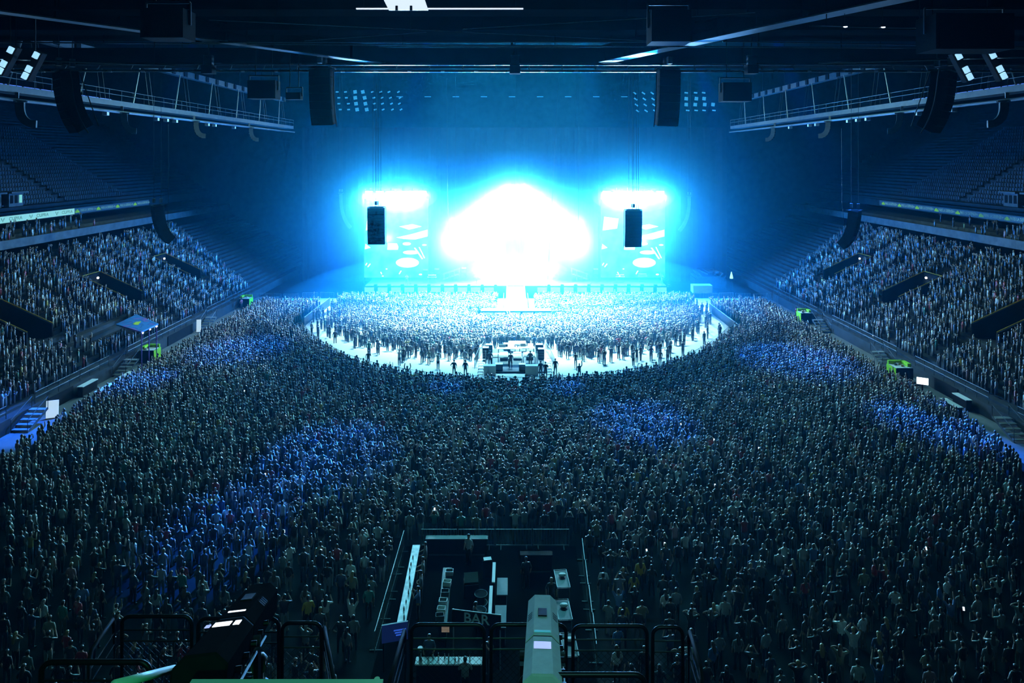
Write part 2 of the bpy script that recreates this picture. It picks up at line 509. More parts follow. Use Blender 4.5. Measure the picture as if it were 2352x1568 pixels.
# runway with its cross end
t = thing('runway', 'long pale runway running from the stage into the pit with a T-shaped end', 'runway', (SX, 0, 0))
MB().box((0, 104.0, 1.0), (2.7, 16.4, 1.6)).build('base', M_black, t)
MB().box((0, 104.0, 1.84), (2.9, 16.6, 0.08)).build('walkway_top', M_white, t)
for sx in (-1, 1):
    for k in range(28):
        MB().box((sx * 1.42, 96.2 + k * 0.58, 1.92), (0.16, 0.26, 0.14)).build('edge_light', M_pic, t)
MB().box((0, 95.0, 0.9), (9.6, 1.3, 1.8)).build('cross_platform', M_black, t)
for x in (-3.9, -2.3, -0.2, 1.6, 3.3, 4.2):
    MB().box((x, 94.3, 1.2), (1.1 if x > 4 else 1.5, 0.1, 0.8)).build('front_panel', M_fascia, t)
MB().box((0, 95.0, 1.84), (9.7, 1.4, 0.08)).build('cross_top', M_white, t)
for sx in (-1, 1):
    b = MB()
    for k in range(9):
        b.bar((sx * 1.9, 96.5 + k * 1.7, 0), (sx * 1.9, 96.5 + k * 1.7, 1.15), 0.08)
    b.bar((sx * 1.9, 96.5, 1.15), (sx * 1.9, 110.2, 1.15), 0.08)
    b.bar((sx * 1.9, 96.5, 0.6), (sx * 1.9, 110.2, 0.6), 0.05)
    b.build('side_fence', M_steel, t)

# drum riser with a blazing light bar
t = thing('drum_riser', 'drum riser behind a blazing white light bar at the centre of the stage', 'riser', (SX, 117.6, 2.02))
MB().box((0, 1.6, 0.35), (14.6, 3.0, 0.7)).build('platform', M_black, t)
MB().box((0, 0.1, 1.55), (13.4, 0.25, 1.7)).build('light_housing', M_blackm, t)
for k in range(12):
    MB().box((-5.9 + k * 1.07, -0.05, 1.55), (0.98, 0.1, 1.5)).build('light_panel', M_lens, t)
# drum kit
t = thing('drum_kit', 'drum kit on the riser behind the light bar', 'drum kit', (SX, 119.3, 2.72))
MB().tube([(0, -0.3, 0.3), (0, 0.2, 0.3)], 0.3, 16).build('bass_drum', M_white, t)
for x in (-0.45, 0.45):
    MB().tube([(x, 0.0, 0.75), (x, 0.05, 1.0)], 0.17, 12).build('tom', M_white, t)
for x, z in ((-0.9, 1.3), (0.95, 1.35), (-0.5, 1.5), (0.6, 1.5)):
    c = MB().tube([(x, -0.1, z), (x, -0.1, z + 0.02)], [0.28, 0.1], 16).build('cymbal', M_alu, t)
    MB().tube([(x, -0.1, 0), (x, -0.1, z)], 0.02, 6).build('stand', M_alu, c)

# side ramps and frames on the stage
for sx, nm in ((-1, 'left'), (1, 'right')):
    t = thing('stage_stair', 'light metal stair frame on the %s of the drum riser' % nm, 'stair', (SX + sx * 11.0, 116.6, 2.02))
    for k in range(6):
        MB().box((sx * (-1.1 + k * 0.45), 0, 0.9 - k * 0.16 + 0.15), (0.5, 1.2, 0.07)).build('tread', M_alu, t)
    r = MB()
    for q in (-0.6, 0.6):
        r.tube([(sx * -1.6, q, 2.1), (sx * 1.4, q, 1.1)], 0.05, 6)
        for k in range(4):
            r.tube([(sx * (-1.4 + k * 0.85), q, 0), (sx * (-1.4 + k * 0.85), q, 2.0 - k * 0.27)], 0.04, 6)
    r.build('handrail', M_alu, t)
# amplifier stacks, keyboards, mic stands
def amp(x, y, label, n=2):
    t = thing('amplifier_stack', label, 'amplifier', (SX + x, y, 2.02))
    for k in range(n):
        c = MB().box((0, 0, 0.4 + k * 0.8), (0.85, 0.4, 0.76)).build('cabinet', M_black, t)
        MB().box((0, -0.21, 0.4 + k * 0.8), (0.75, 0.03, 0.62)).build('grille_cloth', M_steel, c)
    MB().box((0, 0, 0.8 * n + 0.13), (0.8, 0.35, 0.26)).build('head', M_white, t)
    return t
amp(-15.5, 117.5, 'amplifier stack at the left edge beside the left screen')
amp(-13.6, 118, 'amplifier stack between the left screen and the stair frame')
amp(13.9, 118, 'amplifier stack between the stair frame and the right screen')
amp(-9.0, 119.2, 'amplifier stack left of the drum riser')
def keyboard(x, y, label):
    t = thing('keyboard_rig', label, 'keyboard', (SX + x, y, 2.02))
    MB().box((0, 0, 0.95), (1.5, 0.42, 0.12)).build('keyboard', M_white, t)
    MB().box((0, 0.15, 1.25), (1.3, 0.36, 0.1)).build('upper_keyboard', M_white, t)
    for q in (-0.6, 0.6):
        MB().bar((q, -0.1, 0), (q, 0.15, 1.2), 0.06).build('leg', M_alu, t)
keyboard(17.6, 114.8, 'white keyboard rig in front of the right screen')
keyboard(21.5, 115.5, 'small keyboard rig right of the white keyboard rig')
keyboard(-14.0, 114.4, 'keyboard rig at stage front left of the stair frame')
for x, lab in ((-17.5, 'microphone stand before the left screen'), (-6.5, 'microphone stand beside the white-clad performer'), (6.2, 'microphone stand right of the runway'), (12.5, 'microphone stand before the right stair frame')):
    t = thing('microphone_stand', lab, 'microphone stand', (SX + x, 113.6, 2.02))
    MB().cyl((0, 0, 0), (0, 0, 0.04), 0.18, 12).build('base', M_black, t)
    MB().cyl((0, 0, 0.03), (0, 0, 1.5), 0.02, 6).build('pole', M_alu, t)
    MB().tube([(0, 0, 1.5), (0, 0.15, 1.6)], [0.02, 0.04], 6).build('microphone', M_black, t)
# dome and boxes right of the stage
t = thing('equipment_case', 'pale flight case on the right wing of the stage', 'case', (31.5, 113.5, 0))
MB().box((0, 0, 1.3), (3.2, 1.6, 1.2)).build('body', M_white, t)
MB().box((0, 0, 0.35), (3.4, 1.8, 0.7)).build('base', M_black, t)
t = thing('storage_tent', 'round-topped grey tent beyond the right wing', 'tent', (35, 122, 0))
mb = MB()
for i in range(9):
    a = PI * i / 8
    mb.box((-2.6 * math.cos(a), 0, 2.2 + 1.6 * math.sin(a) - 1.0), (0.9, 4.0, 0.2), M=Matrix.Rotation(PI / 2 - a, 3, 'Y'))
mb.box((0, -1.9, 1.0), (5.2, 0.1, 2.2))
mb.build('cover', M_steel, t)

# ---------------------------------------------------------------- video screens
def ellipse(cx, cz, rx, rz, n=20, a0=0.0):
    return [(cx + rx * math.cos(2 * PI * k / n), cz + rz * math.sin(2 * PI * k / n)) for k in range(n)]
SHAPES = [ellipse(0.35, -0.62, 0.36, 0.125), ellipse(0.46, -0.36, 0.25, 0.05), ellipse(0.33, -0.14, 0.13, 0.04),
          [(-0.28, -0.29), (0.05, -0.29), (0.07, -0.22), (0.02, -0.13), (-0.26, -0.13)],
          [(0.0, 0.02), (0.45, 0.1), (0.98, 0.22), (0.98, 0.05), (0.6, -0.03), (0.25, -0.02)],
          [(-0.98, -0.28), (-0.8, -0.24), (-0.96, -0.14)], [(-0.9, -0.72), (-0.82, -0.64), (-0.8, -0.66), (-0.88, -0.74)], [(-0.97, -0.68), (-0.92, -0.62), (-0.9, -0.64), (-0.95, -0.7)],
          [(0.55, -0.24), (0.6, -0.24), (0.84, -0.52), (0.8, -0.53)], [(0.7, -0.22), (0.73, -0.22), (0.9, -0.5), (0.87, -0.51)],
          [(0.08, -0.9), (0.14, -0.82), (0.17, -0.83), (0.1, -0.92)], ellipse(0.76, -0.92, 0.05, 0.02), ellipse(-0.42, -0.96, 0.03, 0.012), ellipse(-0.3, -0.78, 0.03, 0.012), ellipse(0.88, -0.17, 0.07, 0.02),
          [(-0.5, -0.86), (-0.46, -0.92), (-0.44, -0.91), (-0.47, -0.85)], [(0.1, 0.3), (0.5, 0.36), (0.8, 0.3), (0.4, 0.22)], [(-0.95, 0.2), (-0.5, 0.25), (-0.45, 0.5), (-0.9, 0.55)]]
for (x0, x1), nm in zip(SCREENS, ('left', 'right')):
    cx = (x0 + x1) / 2; w = x1 - x0; h = SCR_Z[1] - SCR_Z[0]; cz = (SCR_Z[0] + SCR_Z[1]) / 2
    t = thing('video_screen', 'tall video screen showing a drum close-up on the %s of the stage' % nm, 'screen', (cx, SCR_Y, 0), group='video screens beside the stage')
    MB().box((0, 0, cz), (w, 0.3, h)).build('panel', M_screen, t)
    mb = MB()
    for sh in SHAPES:
        mb.add([(u * w / 2, -0.17, cz + v * h / 2) for u, v in sh], [tuple(range(len(sh)))])
    mb.build('picture', M_pic, t, label='overexposed white picture shapes')
    fr = MB()
    for q in (-1, 1):
        fr.bar((q * (w / 2 + 0.2), 0.4, 0), (q * (w / 2 + 0.2), 0.4, 18.2), 0.35)
    fr.bar((-w / 2 - 0.2, 0.4, 17.9), (w / 2 + 0.2, 0.4, 17.9), 0.4)
    fr.build('support_frame', M_black, t)
    for k in range(6):
        x = cx - w / 2 + 0.9 + k * (w - 1.8) / 5
        l = thing('flood_light', 'blazing white flood light over the %s screen, %s from the left' % (nm, ['first', 'second', 'third', 'fourth', 'fifth', 'sixth'][k]), 'light', (x, SCR_Y - 0.5, 16.75), group='flood lights over the %s screen' % nm)
        MB().box((0, 0.15, 0), (1.3, 0.5, 1.1)).build('housing', M_blackm, l)
        MB().box((0, -0.13, 0), (1.2, 0.06, 1.0)).build('lens', M_lens, l)
        MB().bar((0, 0.3, 0.5), (0, 0.6, 1.1), 0.12).build('bracket', M_black, l)
# the A-shaped lighting frame
t = thing('lighting_frame', 'tall A-shaped truss frame carrying the central stage lights', 'truss', (SX, AF_Y, 0))
for sx in (-1, 1):
    mb = MB()
    a = Vector((sx * 10.8, 0.5, 8.2)); b = Vector((sx * 0.4, 0.5, 18.2))
    for oz in (-0.25, 0.25):
        for oy in (-0.25, 0.25):
            o = Vector((0, oy, oz)); mb.tube([a + o, b + o], 0.05, 6)
    for k in range(14):
        p = a.lerp(b, k / 14); q = a.lerp(b, (k + 1) / 14)
        mb.tube([p + Vector((0, -0.25, -0.25)), q + Vector((0, -0.25, 0.25))], 0.03, 4); mb.tube([p + Vector((0, 0.25, 0.25)), q + Vector((0, 0.25, -0.25))], 0.03, 4)
    mb.build('truss_arm', M_blackm, t)
for x in (-10.5, 0, 10.5):
    z = 8.5 if x else 18.3
    MB().tube([(x, 0.5, z), (x, 0.5, 42.9)], 0.03, 6).build('hoist_cable', M_cable, t)
ORD = ['lowest left', 'second lowest left', 'third lowest left', 'third highest left', 'second highest left', 'top left', 'top right', 'second highest right', 'third highest right', 'third lowest right', 'second lowest right', 'lowest right']
for i, (ax, az) in enumerate(AFRAME):
    l = thing('stage_light', 'blazing stage light on the A-shaped frame, %s' % ORD[i], 'light', (SX + ax, AF_Y, az), group='lights on the A-shaped frame')
    MB().tube([(0, 0.25, 0), (0, -0.3, -0.05)], [0.25, 0.42], 14).build('housing', M_blackm, l)
    MB().tube([(0, -0.31, -0.05), (0, -0.34, -0.05)], 0.4, 14).build('lens', M_lens, l)
    MB().box((0, 0.3, 0.25), (0.7, 0.15, 0.5)).build('yoke', M_black, l)
# ---------------------------------------------------------------- roof bridges, girders and everything hung from them
def truss(mb, a, b, w, h, n, r=0.05, rb=0.03):
    """box truss of four chords with lacing between two points"""
    a = Vector(a); b = Vector(b)
    d = (b - a).normalized()
    side = d.cross(Vector((0, 0, 1))).normalized() * (w / 2)
    up = Vector((0, 0, h / 2))
    for s1 in (-1, 1):
        for s2 in (-1, 1):
            o = side * s1 + up * s2
            mb.tube([a + o, b + o], r, 6)
    for k in range(n):
        p = a.lerp(b, k / n); q = a.lerp(b, (k + 1) / n); m = (p + q) / 2
        for s1 in (-1, 1):
            mb.tube([p + side * s1 - up, m + side * s1 + up], rb, 4)
            mb.tube([m + side * s1 + up, q + side * s1 - up], rb, 4)
        mb.tube([p - side - up, p + side - up], rb, 4)
    return mb

BR_Y, BR_Z = 40.0, 28.3
t = thing('roof_bridge', 'long dark roof bridge with two bright lower pipes spanning the whole hall', 'roof bridge', (0, BR_Y, BR_Z))
MB().box((0, 1.6, 0.75), (78, 2.4, 0.9)).build('walkway_box', M_roof, t)
MB().tube([(-39, 0, -0.2), (39, 0, -0.25)], 0.08, 10).build('lower_pipe', M_pipe, t, label='bright lower pipe')
MB().tube([(-39, 0.0, 0.2), (39, 0, 0.15)], 0.08, 10).build('upper_pipe', M_pipe, t, label='bright upper pipe')
MB().box((0, 1.3, 0.28), (78, 0.5, 0.1)).build('cable_tray', M_roof, t)
for k in range(40):
    MB().tube([(-38 + k * 1.95, 0, -0.22), (-38 + k * 1.95, 0.6, 0.45)], 0.03, 5).build('strut', M_steel, t)
    MB().box((-37.2 + k * 1.95, -0.02, -0.26), (0.22, 0.12, 0.07)).build('clamp', M_flange, t)
for x in (-30, -15, 0, 15, 30):
    MB().tube([(x, 1.5, 1.1), (x, 1.5, 14.5)], 0.08, 6).build('hanger_rod', M_steel, t)

# girders running back from the bridge towards the camera, spreading outwards
def girder(a, b, label, w=0.75, h=0.9, group=None):
    a = Vector(a); b = Vector(b)
    m = (a + b) / 2
    t = thing('roof_girder', label, 'girder', m, group=group)
    d = (b - a); L = d.length
    q = d.to_track_quat('Y', 'Z').to_matrix()
    def B(c, dim):
        return MB().box(q @ Vector(c), dim, M=q)
    B((0, 0, 0), (w, L, 0.06)).build('lower_flange', M_flange, t)
    B((0, 0, h / 2), (0.06, L, h)).build('web', M_roof, t)
    B((0, 0, h), (w, L, 0.06)).build('upper_flange', M_roof, t)
    n = int(L / 2.2)
    for k in range(1, n):
        MB().box(q @ Vector((0, -L / 2 + k * L / n, h / 2)), (w * 0.9, 0.06, h - 0.08), M=q).build('stiffener', M_roof, t)
    for k in (0.3, 0.7):
        p = a.lerp(b, k) - m
        MB().tube([p + Vector((0, 0, h)), p + Vector((0, 0, 42.88 - m.z))], 0.06, 6).build('hanger_rod', M_roof, t)
    return t
girder(P(1388, 143, 40.5), P(2120, -12, 24.0), 'broad pale girder running from the bridge to the upper right corner', 0.9)
girder(P(884, 147, 40.5), P(-40, 22, 26.5), 'girder running from the bridge to the upper left corner', 0.62)
# cross pipes nearer than the bridge
def pipe(a, b, r, label, name='roof_pipe', m=None, hang=True):
    a = Vector(a); b = Vector(b)
    t = thing(name, label, 'pipe', (a + b) / 2)
    c = (a + b) / 2
    MB().tube([a - c, b - c], r, 8).build('tube', m or M_pipe, t)
    for k in (0.12, 0.88):
        p = a.lerp(b, k) - c
        MB().tube([p, (p.x, p.y, 42.88 - c.z)], 0.02, 5).build('hanger_rod', M_roof, t)
    return t
pipe(P(-60, 97, 34), P(2420, 112, 34), 0.035, 'thin roof pipe crossing the whole hall under the girders')
pipe(P(440, 97, 33), P(1505, 95, 33), 0.05, 'roof pipe crossing just above the bridge between the girders')
pipe(P(850, 103, 36), P(1480, 108, 36), 0.03, 'thin pipe directly above the bridge centre, upper one')
pipe(P(870, 107, 37), P(1330, 109, 37), 0.03, 'thin pipe directly above the bridge centre, lower one')
pipe(P(480, 45, 27), P(1570, 97, 33), 0.028, 'slanting pipe falling from upper left to the right girder')
pipe(P(1062, 66, 30), P(1498, 40, 27), 0.03, 'slanting pipe rising towards the black hung box at upper right')
pipe(P(700, 93, 31), P(980, 73, 28), 0.026, 'short slanting pipe left of centre under the roof')
pipe(P(1585, 38, 27), P(1735, 28, 26.5), 0.028, 'short pipe to the right of the black hung box')
pipe(P(1660, 95, 33), P(2350, 108, 33), 0.03, 'pipe running right from the broad girder')
pipe(P(-20, 135, 30), P(400, 150, 34), 0.045, 'pipe at the left edge below the girder')
pipe(P(1880, 145, 34), P(2360, 131, 30), 0.045, 'pipe at the right edge below the girder')
pipe(P(1860, 60, 27), P(2180, 66, 27), 0.025, 'thin dark pipe under the roof at right carrying three small lamps')
for k, (px, py) in enumerate(((1940, 61), (2027, 62), (2112, 64), (2268, 67))):
    c = P(px, py, 26.9)
    l = thing('small_lamp', 'small white roof lamp at upper right, %s from the left' % ['first', 'second', 'third', 'fourth'][k], 'lamp', c, group='small roof lamps at upper right')
    MB().tube([(0, 0, 0.12), (0, 0, 0)], [0.05, 0.09], 10).build('shade', M_black, l)
    MB().sphere((0.02, -0.02, -0.01), 0.055, 8, 6, (1.6, 1, 0.6)).build('bulb', M_lensw, l)
    MB().tube([(0, 0, 0.1), (0, 0, 42.88 - c.z)], 0.012, 5).build('drop_rod', M_cable, l)
# dark roof plates hiding the upper part of the roof
for k, (y, z, h) in enumerate(((22.5, 29.0, 0.9), (28.5, 29.1, 0.8), (33.5, 29.2, 0.7), (46, 33.0, 1.2), (60, 36.0, 1.4))):
    t = thing('roof_beam', 'deep black roof beam crossing the hall, %s from the camera' % ['nearest', 'second', 'third', 'fourth', 'fifth'][k], 'beam', (0, y, z))
    MB().box((0, 0, h / 2), (150, 0.5, h)).build('web', M_roof, t)
    MB().box((0, 0, 0), (150, 1.4, 0.12)).build('lower_flange', M_roof, t)
    for x in (-60, -30, 0, 30, 60):
        MB().bar((x, 0, h), (x, 0, 42.88 - z), 0.3).build('hanger', M_roof, t)
struct('ceiling_deck', MB().box((0, 28.0, 30.1), (150, 25.5, 0.3)), M_roof, label='black underside of the roof gantry deck nearest the camera')
# pale lit panel and light strip at the top edge
t = thing('lit_roof_panel', 'brightly lit white panel at the top edge of the photo', 'panel', P(926, 6, 26))
MB().hexa([(-0.85, 0, 0.32), (0.75, 0, 0.32), (0.75, 0.06, 0.32), (-0.85, 0.06, 0.32), (-0.95, -0.2, 0.6), (0.55, -0.2, 0.6), (0.55, -0.1, 0.6), (-0.95, -0.1, 0.6)]).build('upper_panel', M_white, t)
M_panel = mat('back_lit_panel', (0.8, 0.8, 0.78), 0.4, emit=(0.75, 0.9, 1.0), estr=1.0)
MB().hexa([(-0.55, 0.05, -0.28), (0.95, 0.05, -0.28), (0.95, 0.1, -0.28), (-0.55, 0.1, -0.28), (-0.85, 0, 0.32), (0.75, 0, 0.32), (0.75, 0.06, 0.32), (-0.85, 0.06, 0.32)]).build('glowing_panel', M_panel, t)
MB().tube([(0, 0.1, 0.3), (0, 0.1, 14)], 0.03, 6).build('drop_rod', M_cable, t)
for x in (-0.25, 0.3):
    MB().tube([(x, 0, -0.3), (x, 0, -0.12)], 0.05, 6).build('bracket', M_black, t)
t = thing('strip_light', 'thin bright strip light beneath the lit white panel', 'strip light', P(1010, 20, 27))
MB().box((0, 0, 0), (6.6, 0.08, 0.05)).build('tube', mat('strip_glow', (0.5, 0.5, 0.5), emit=(0.8, 0.9, 1.0), estr=0.9), t)
MB().box((0, 0.05, 0.06), (6.7, 0.14, 0.08)).build('housing', M_black, t)
for x in (-3, 3):
    MB().tube([(x, 0, 0.1), (x, 0, 13)], 0.015, 5).build('drop_rod', M_cable, t)
# hung black boxes close to the camera
def hung_box(px0, py0, px1, py1, d, depth, label):
    a = P(px0, py1, d); b = P(px1, py0, d)
    c = (a + b) / 2
    w, h = b.x - a.x, b.z - a.z
    t = thing('hung_speaker', label, 'speaker', (c.x, c.y, a.z))
    MB().box((0, depth / 2, h / 2), (w, depth, h)).build('cabinet', M_black, t)
    MB().box((0, -0.02, h / 2), (w * 0.92, 0.04, h * 0.92)).build('grille', M_grille, t)
    f = MB()
    for q in (-1, 1):
        f.bar((q * (w / 2 + 0.04), depth / 2, h * 0.5), (q * (w / 2 + 0.04), depth / 2, h + 0.3), 0.06)
    f.bar((-w / 2 - 0.04, depth / 2, h + 0.3), (w / 2 + 0.04, depth / 2, h + 0.3), 0.08)
    f.build('yoke', M_steel, t)
    for q in (-0.3, 0.3):
        MB().tube([(q * w, depth / 2, h + 0.3), (q * w, depth / 2, 42.88 - a.z)], 0.025, 5).build('hoist_cable', M_cable, t)
    return t
hung_box(1497, 22, 1588, 95, 25, 1.0, 'black hung speaker box at upper right of centre')
hung_box(322, 18, 420, 86, 25, 1.0, 'black hung speaker box under the roof at upper left')
hung_box(2150, 30, 2330, 112, 24, 1.2, 'large black hung speaker box at the upper right corner')
hung_box(568, 184, 632, 226, 39.5, 0.9, 'wide black speaker hung from the bridge, left of the left line array')
hung_box(656, 212, 690, 228, 39.5, 0.5, 'small black speaker hung beside the wide left one')
hung_box(1661, 189, 1727, 232, 39.5, 0.9, 'wide black speaker hung from the bridge, right of the right line array')
for px, nm in ((474, 'left'), (1183, 'centre'), (1730, 'right')):
    c = P(px, 158, 39.2)
    t = thing('roof_projector', 'small grey-topped box on the bridge, %s one' % nm, 'projector', c)
    MB().box((0, 0.3, 0), (0.62, 0.6, 0.5)).build('case', M_black, t)
    MB().box((0, 0.28, 0.55), (0.5, 0.3, 0.55)).build('top_panel', M_steel, t)
    MB().tube([(0, 0.3, 0.8), (0, 0.3, 42.88 - c.z)], 0.03, 5).build('drop_rod', M_cable, t)

# ---------------------------------------------------------------- line arrays
def line_array(top, rz, n, w, h, depth, tilt0, tilt1, label, group=None, cable_to=43.0, side_frame=True, front=-1, m=None, loose=None, chains=2, extra=()):
    """curved column of cabinets hung from a bumper; its sound faces local -Y*front"""
    top = Vector(top)
    t = thing('line_array_speaker', label, 'speaker', top, rz, group)
    m = m or M_black
    p = Vector((0, 0, 0))
    pts = [p.copy()]
    for k in range(n):
        a = math.radians(tilt0 + (tilt1 - tilt0) * (k / max(1, n - 1)) ** 1.6)
        dn = Vector((0, -front * math.sin(a), -math.cos(a)))
        fw = Vector((0, front * math.cos(a), -math.sin(a)))
        q = p + dn * h * 0.96
        x = w / 2
        rear = -fw * depth
        mb = MB().hexa([(-x, *(q)[1:]), (x, *(q)[1:]), (x * .86, *(q + rear)[1:]), (-x * .86, *(q + rear)[1:]),
                        (-x, *p[1:]), (x, *p[1:]), (x * .86, *(p + rear)[1:]), (-x * .86, *(p + rear)[1:])])
        c = mb.build('cabinet', m, t)
        off = fw * 0.012
        MB().hexa([(-x * .94, *(q + off * 0 - dn * h * .06)[1:]), (x * .94, *(q - dn * h * .06)[1:]), (x * .94, *(q - dn * h * .06 + off)[1:]), (-x * .94, *(q - dn * h * .06 + off)[1:]),
                   (-x * .94, *(p + dn * h * .06)[1:]), (x * .94, *(p + dn * h * .06)[1:]), (x * .94, *(p + dn * h * .06 + off)[1:]), (-x * .94, *(p + dn * h * .06 + off)[1:])]).build('grille', M_grille, c)
        p = p + dn * h
        pts.append(p.copy())
    b = MB()
    for s in (-1, 1):
        b.bar((s * w * .42, front * 0.1, 0.1), (s * w * .42, -front * (depth + 0.15), 0.1), 0.09)
    b.bar((-w * .45, 0, 0.1), (w * .45, 0, 0.1), 0.09); b.bar((-w * .45, -front * depth, 0.1), (w * .45, -front * depth, 0.1), 0.09)
    b.build('bumper_frame', M_steel, t)
    for i in range(chains):
        y = -front * depth * (0.15 + 0.7 * i)
        hb = MB().box((0, y, 0.55), (0.26, 0.22, 0.42)).build('hoist_motor', M_alu, t)
        MB().tube([(0, y, 0.7), (0, y, cable_to - top.z)], 0.018, 5).build('hoist_cable', M_cable, t)
    for ex in extra:
        MB().tube([(ex, -front * depth * .4, 0.1), (ex * .9, -front * depth * .4, cable_to - top.z)], 0.022, 5).build('hoist_cable', M_cable, t)
    if side_frame:
        for s in (-1, 1):
            MB().tube([(s * (w / 2 + 0.05), -front * depth * .5, 0.1)] + [(s * (w / 2 + 0.05), q.y - front * depth * .55, q.z) for q in pts[1:]], 0.035, 5).build('side_rail', M_steel, t)
        MB().tube([(0, -front * (depth + 0.2), 0.1), (0, pts[-1].y - front * (depth + .3), pts[-1].z + h)], 0.03, 5).build('tie_back', M_cable, t)
    if loose:
        loose = [Vector(v) for v in loose]
        MB().tube(loose, 0.02, 5).build('loose_cable', M_cable, t)
    return t
# on the bridge, facing the camera and a little outwards
line_array(P(733, 158, 39.4), math.radians(-14), 7, 1.35, 0.47, 0.7, 0, 14, 'black line array hung from the bridge, left of centre', group='line arrays on the bridge', cable_to=28.5)
line_array(P(1540, 160, 39.4), math.radians(14), 7, 1.30, 0.47, 0.7, 0, 14, 'black line array hung from the bridge, right of centre', group='line arrays on the bridge', cable_to=28.5)
line_array(P(128, 165, 36), math.radians(-42), 8, 1.4, 0.42, 0.9, 4, 30, 'large black line array hung near the left edge', group='line arrays on the bridge')
line_array(P(2190, 165, 36), math.radians(42), 8, 1.4, 0.42, 0.9, 4, 30, 'large black line array hung near the right edge', group='line arrays on the bridge')
# delay towers: two before the stage, two further out
line_array(P(863, 478, 76), math.radians(-4), 11, 1.95, 0.375, 0.8, 0, 9, 'black line array hung in front of the left video screen', group='delay line arrays over the crowd', extra=(-.4, -.08, .25, .5))
line_array(P(1456, 484, 76), math.radians(4), 11, 1.9, 0.375, 0.8, 0, 9, 'black line array hung in front of the right video screen', group='delay line arrays over the crowd', extra=(-.5, -.1, .35, .6))
line_array(P(350, 474, 66), math.radians(-50), 10, 1.5, 0.40, 0.9, 4, 42, 'curved black line array hung over the left crowd', group='delay line arrays over the crowd', side_frame=False,
           loose=[(0.9, 1.2, 8), (1.0, 1.2, 2), (1.0, 1.1, -2.2), (0.6, 0.7, -2.4)])
line_array(P(1975, 486, 66), math.radians(50), 10, 1.5, 0.40, 0.9, 4, 42, 'curved black line array hung over the right crowd', group='delay line arrays over the crowd', side_frame=False,
           loose=[(-1.8, 1.2, 8), (-1.6, 1.2, 1), (-1.2, 1.1, -1.4), (-0.5, 0.7, -2.2)])
# slim side hangs of the main system
line_array(P(779, 445, 114), math.radians(-75), 15, 1.0, 0.42, 0.55, 0, 40, 'slim curved line array at the far left of the stage', group='slim stage side arrays', side_frame=False, m=M_steel)
line_array(P(1587, 452, 114), math.radians(75), 15, 1.0, 0.42, 0.55, 0, 40, 'slim curved line array at the far right of the stage', group='slim stage side arrays', side_frame=False, m=M_steel)

# ---------------------------------------------------------------- side catwalks under the roof
def catwalk(sx, side):
    X = sx * 38.5
    t = thing('side_catwalk', 'long lighting catwalk truss under the roof on the %s side' % side, 'catwalk', (X, 0, 28.0))
    MB().box((0, 80, 0.2), (1.5, 76, 0.5)).build('walkway', M_steel, t)
    for k in range(6):
        MB().tube([(-sx * 0.9, 42, -0.6), (-sx * 0.9, 118, -0.6)], 0.1, 6).build('light_pipe', M_steel, t) if k == 0 else None
    MB().tube([(sx * 0.7, 42, -0.5), (sx * 0.7, 118, -0.5)], 0.08, 6).build('rear_pipe', M_steel, t)
    rail = MB()
    for z in (1.0, 1.45):
        rail.tube([(-sx * 0.75, 42, z), (-sx * 0.75, 118, z)], 0.03, 5)
    for k in range(39):
        rail.tube([(-sx * 0.75, 42 + 2 * k, 0.4), (-sx * 0.75, 42 + 2 * k, 1.45)], 0.025, 5)
    rail.build('guard_rail', M_steel, t)
    top = MB().box((sx * 1.0, 80, 5.0), (0.8, 76, 0.7)).build('upper_chord', M_steel, t)
    mb = MB()
    for k in range(26):
        mb.box((sx * 0.55, 44 + 2.9 * k, 5.0), (0.16, 0.7, 0.62))
    mb.build('chord_openings', M_roof, top)
    for k in range(8):
        y = 52 + k * 8.6
        MB().tube([(sx * 0.6, y + 2.6, 4.7), (-sx * 0.1, y, 0.5)], 0.075, 6).build('bright_strut', M_alu, t, label='bright diagonal strut')
        for dy in (3.6, 4.4):
            MB().tube([(sx * 0.7, y + dy, 4.7), (sx * 0.2, y + dy, 0.5)], 0.03, 5).build('hanger', M_steel, t)
        MB().tube([(sx * 1.0, y + 4, 5.3), (sx * 1.0, y + 4, 14.8)], 0.05, 5).build('roof_rod', M_roof, t)
    for k, y in enumerate((58, 63, 72, 74, 76, 84, 86, 92)):
        MB().box((-sx * 1.0, y, -0.95), (0.45, 0.35, 0.3)).build('flood_box', M_lensw if False else M_white, t)
    return t
catwalk(-1, 'left'); catwalk(1, 'right')
# blue neon strips at the near end of the catwalks
for sx, side in ((-1, 'left'), (1, 'right')):
    t = thing('neon_strip', 'row of blue-white glowing tubes on the %s catwalk' % side, 'strip light', (sx * 38.6, 56, 28.55))
    for k in range(9):
        MB().tube([(0, -8 + k * 2.0, 0), (0, -6.3 + k * 2.0, 0)], 0.07, 6).build('tube', mat('neon_blue', (0.2, 0.3, 0.5), emit=(0.1, 0.25, 1.0), estr=0.9) if 'neon_blue' not in MATS else MATS['neon_blue'], t)
# small hooked arrays hanging under the catwalks
for sx, side in ((-1, 'left'), (1, 'right')):
    for k, y in enumerate((52, 66, 81, 98)):
        line_array((sx * 37.8, y, 27.2), math.radians(sx * 62), 7, 0.75, 0.38, 0.55, 0, 88, 'small hooked line array under the %s catwalk, %s from the camera' % (side, ['nearest', 'second', 'third', 'fourth'][k]),
                   group='hooked arrays under the catwalks', cable_to=28.0, side_frame=False, chains=1, m=M_steel)
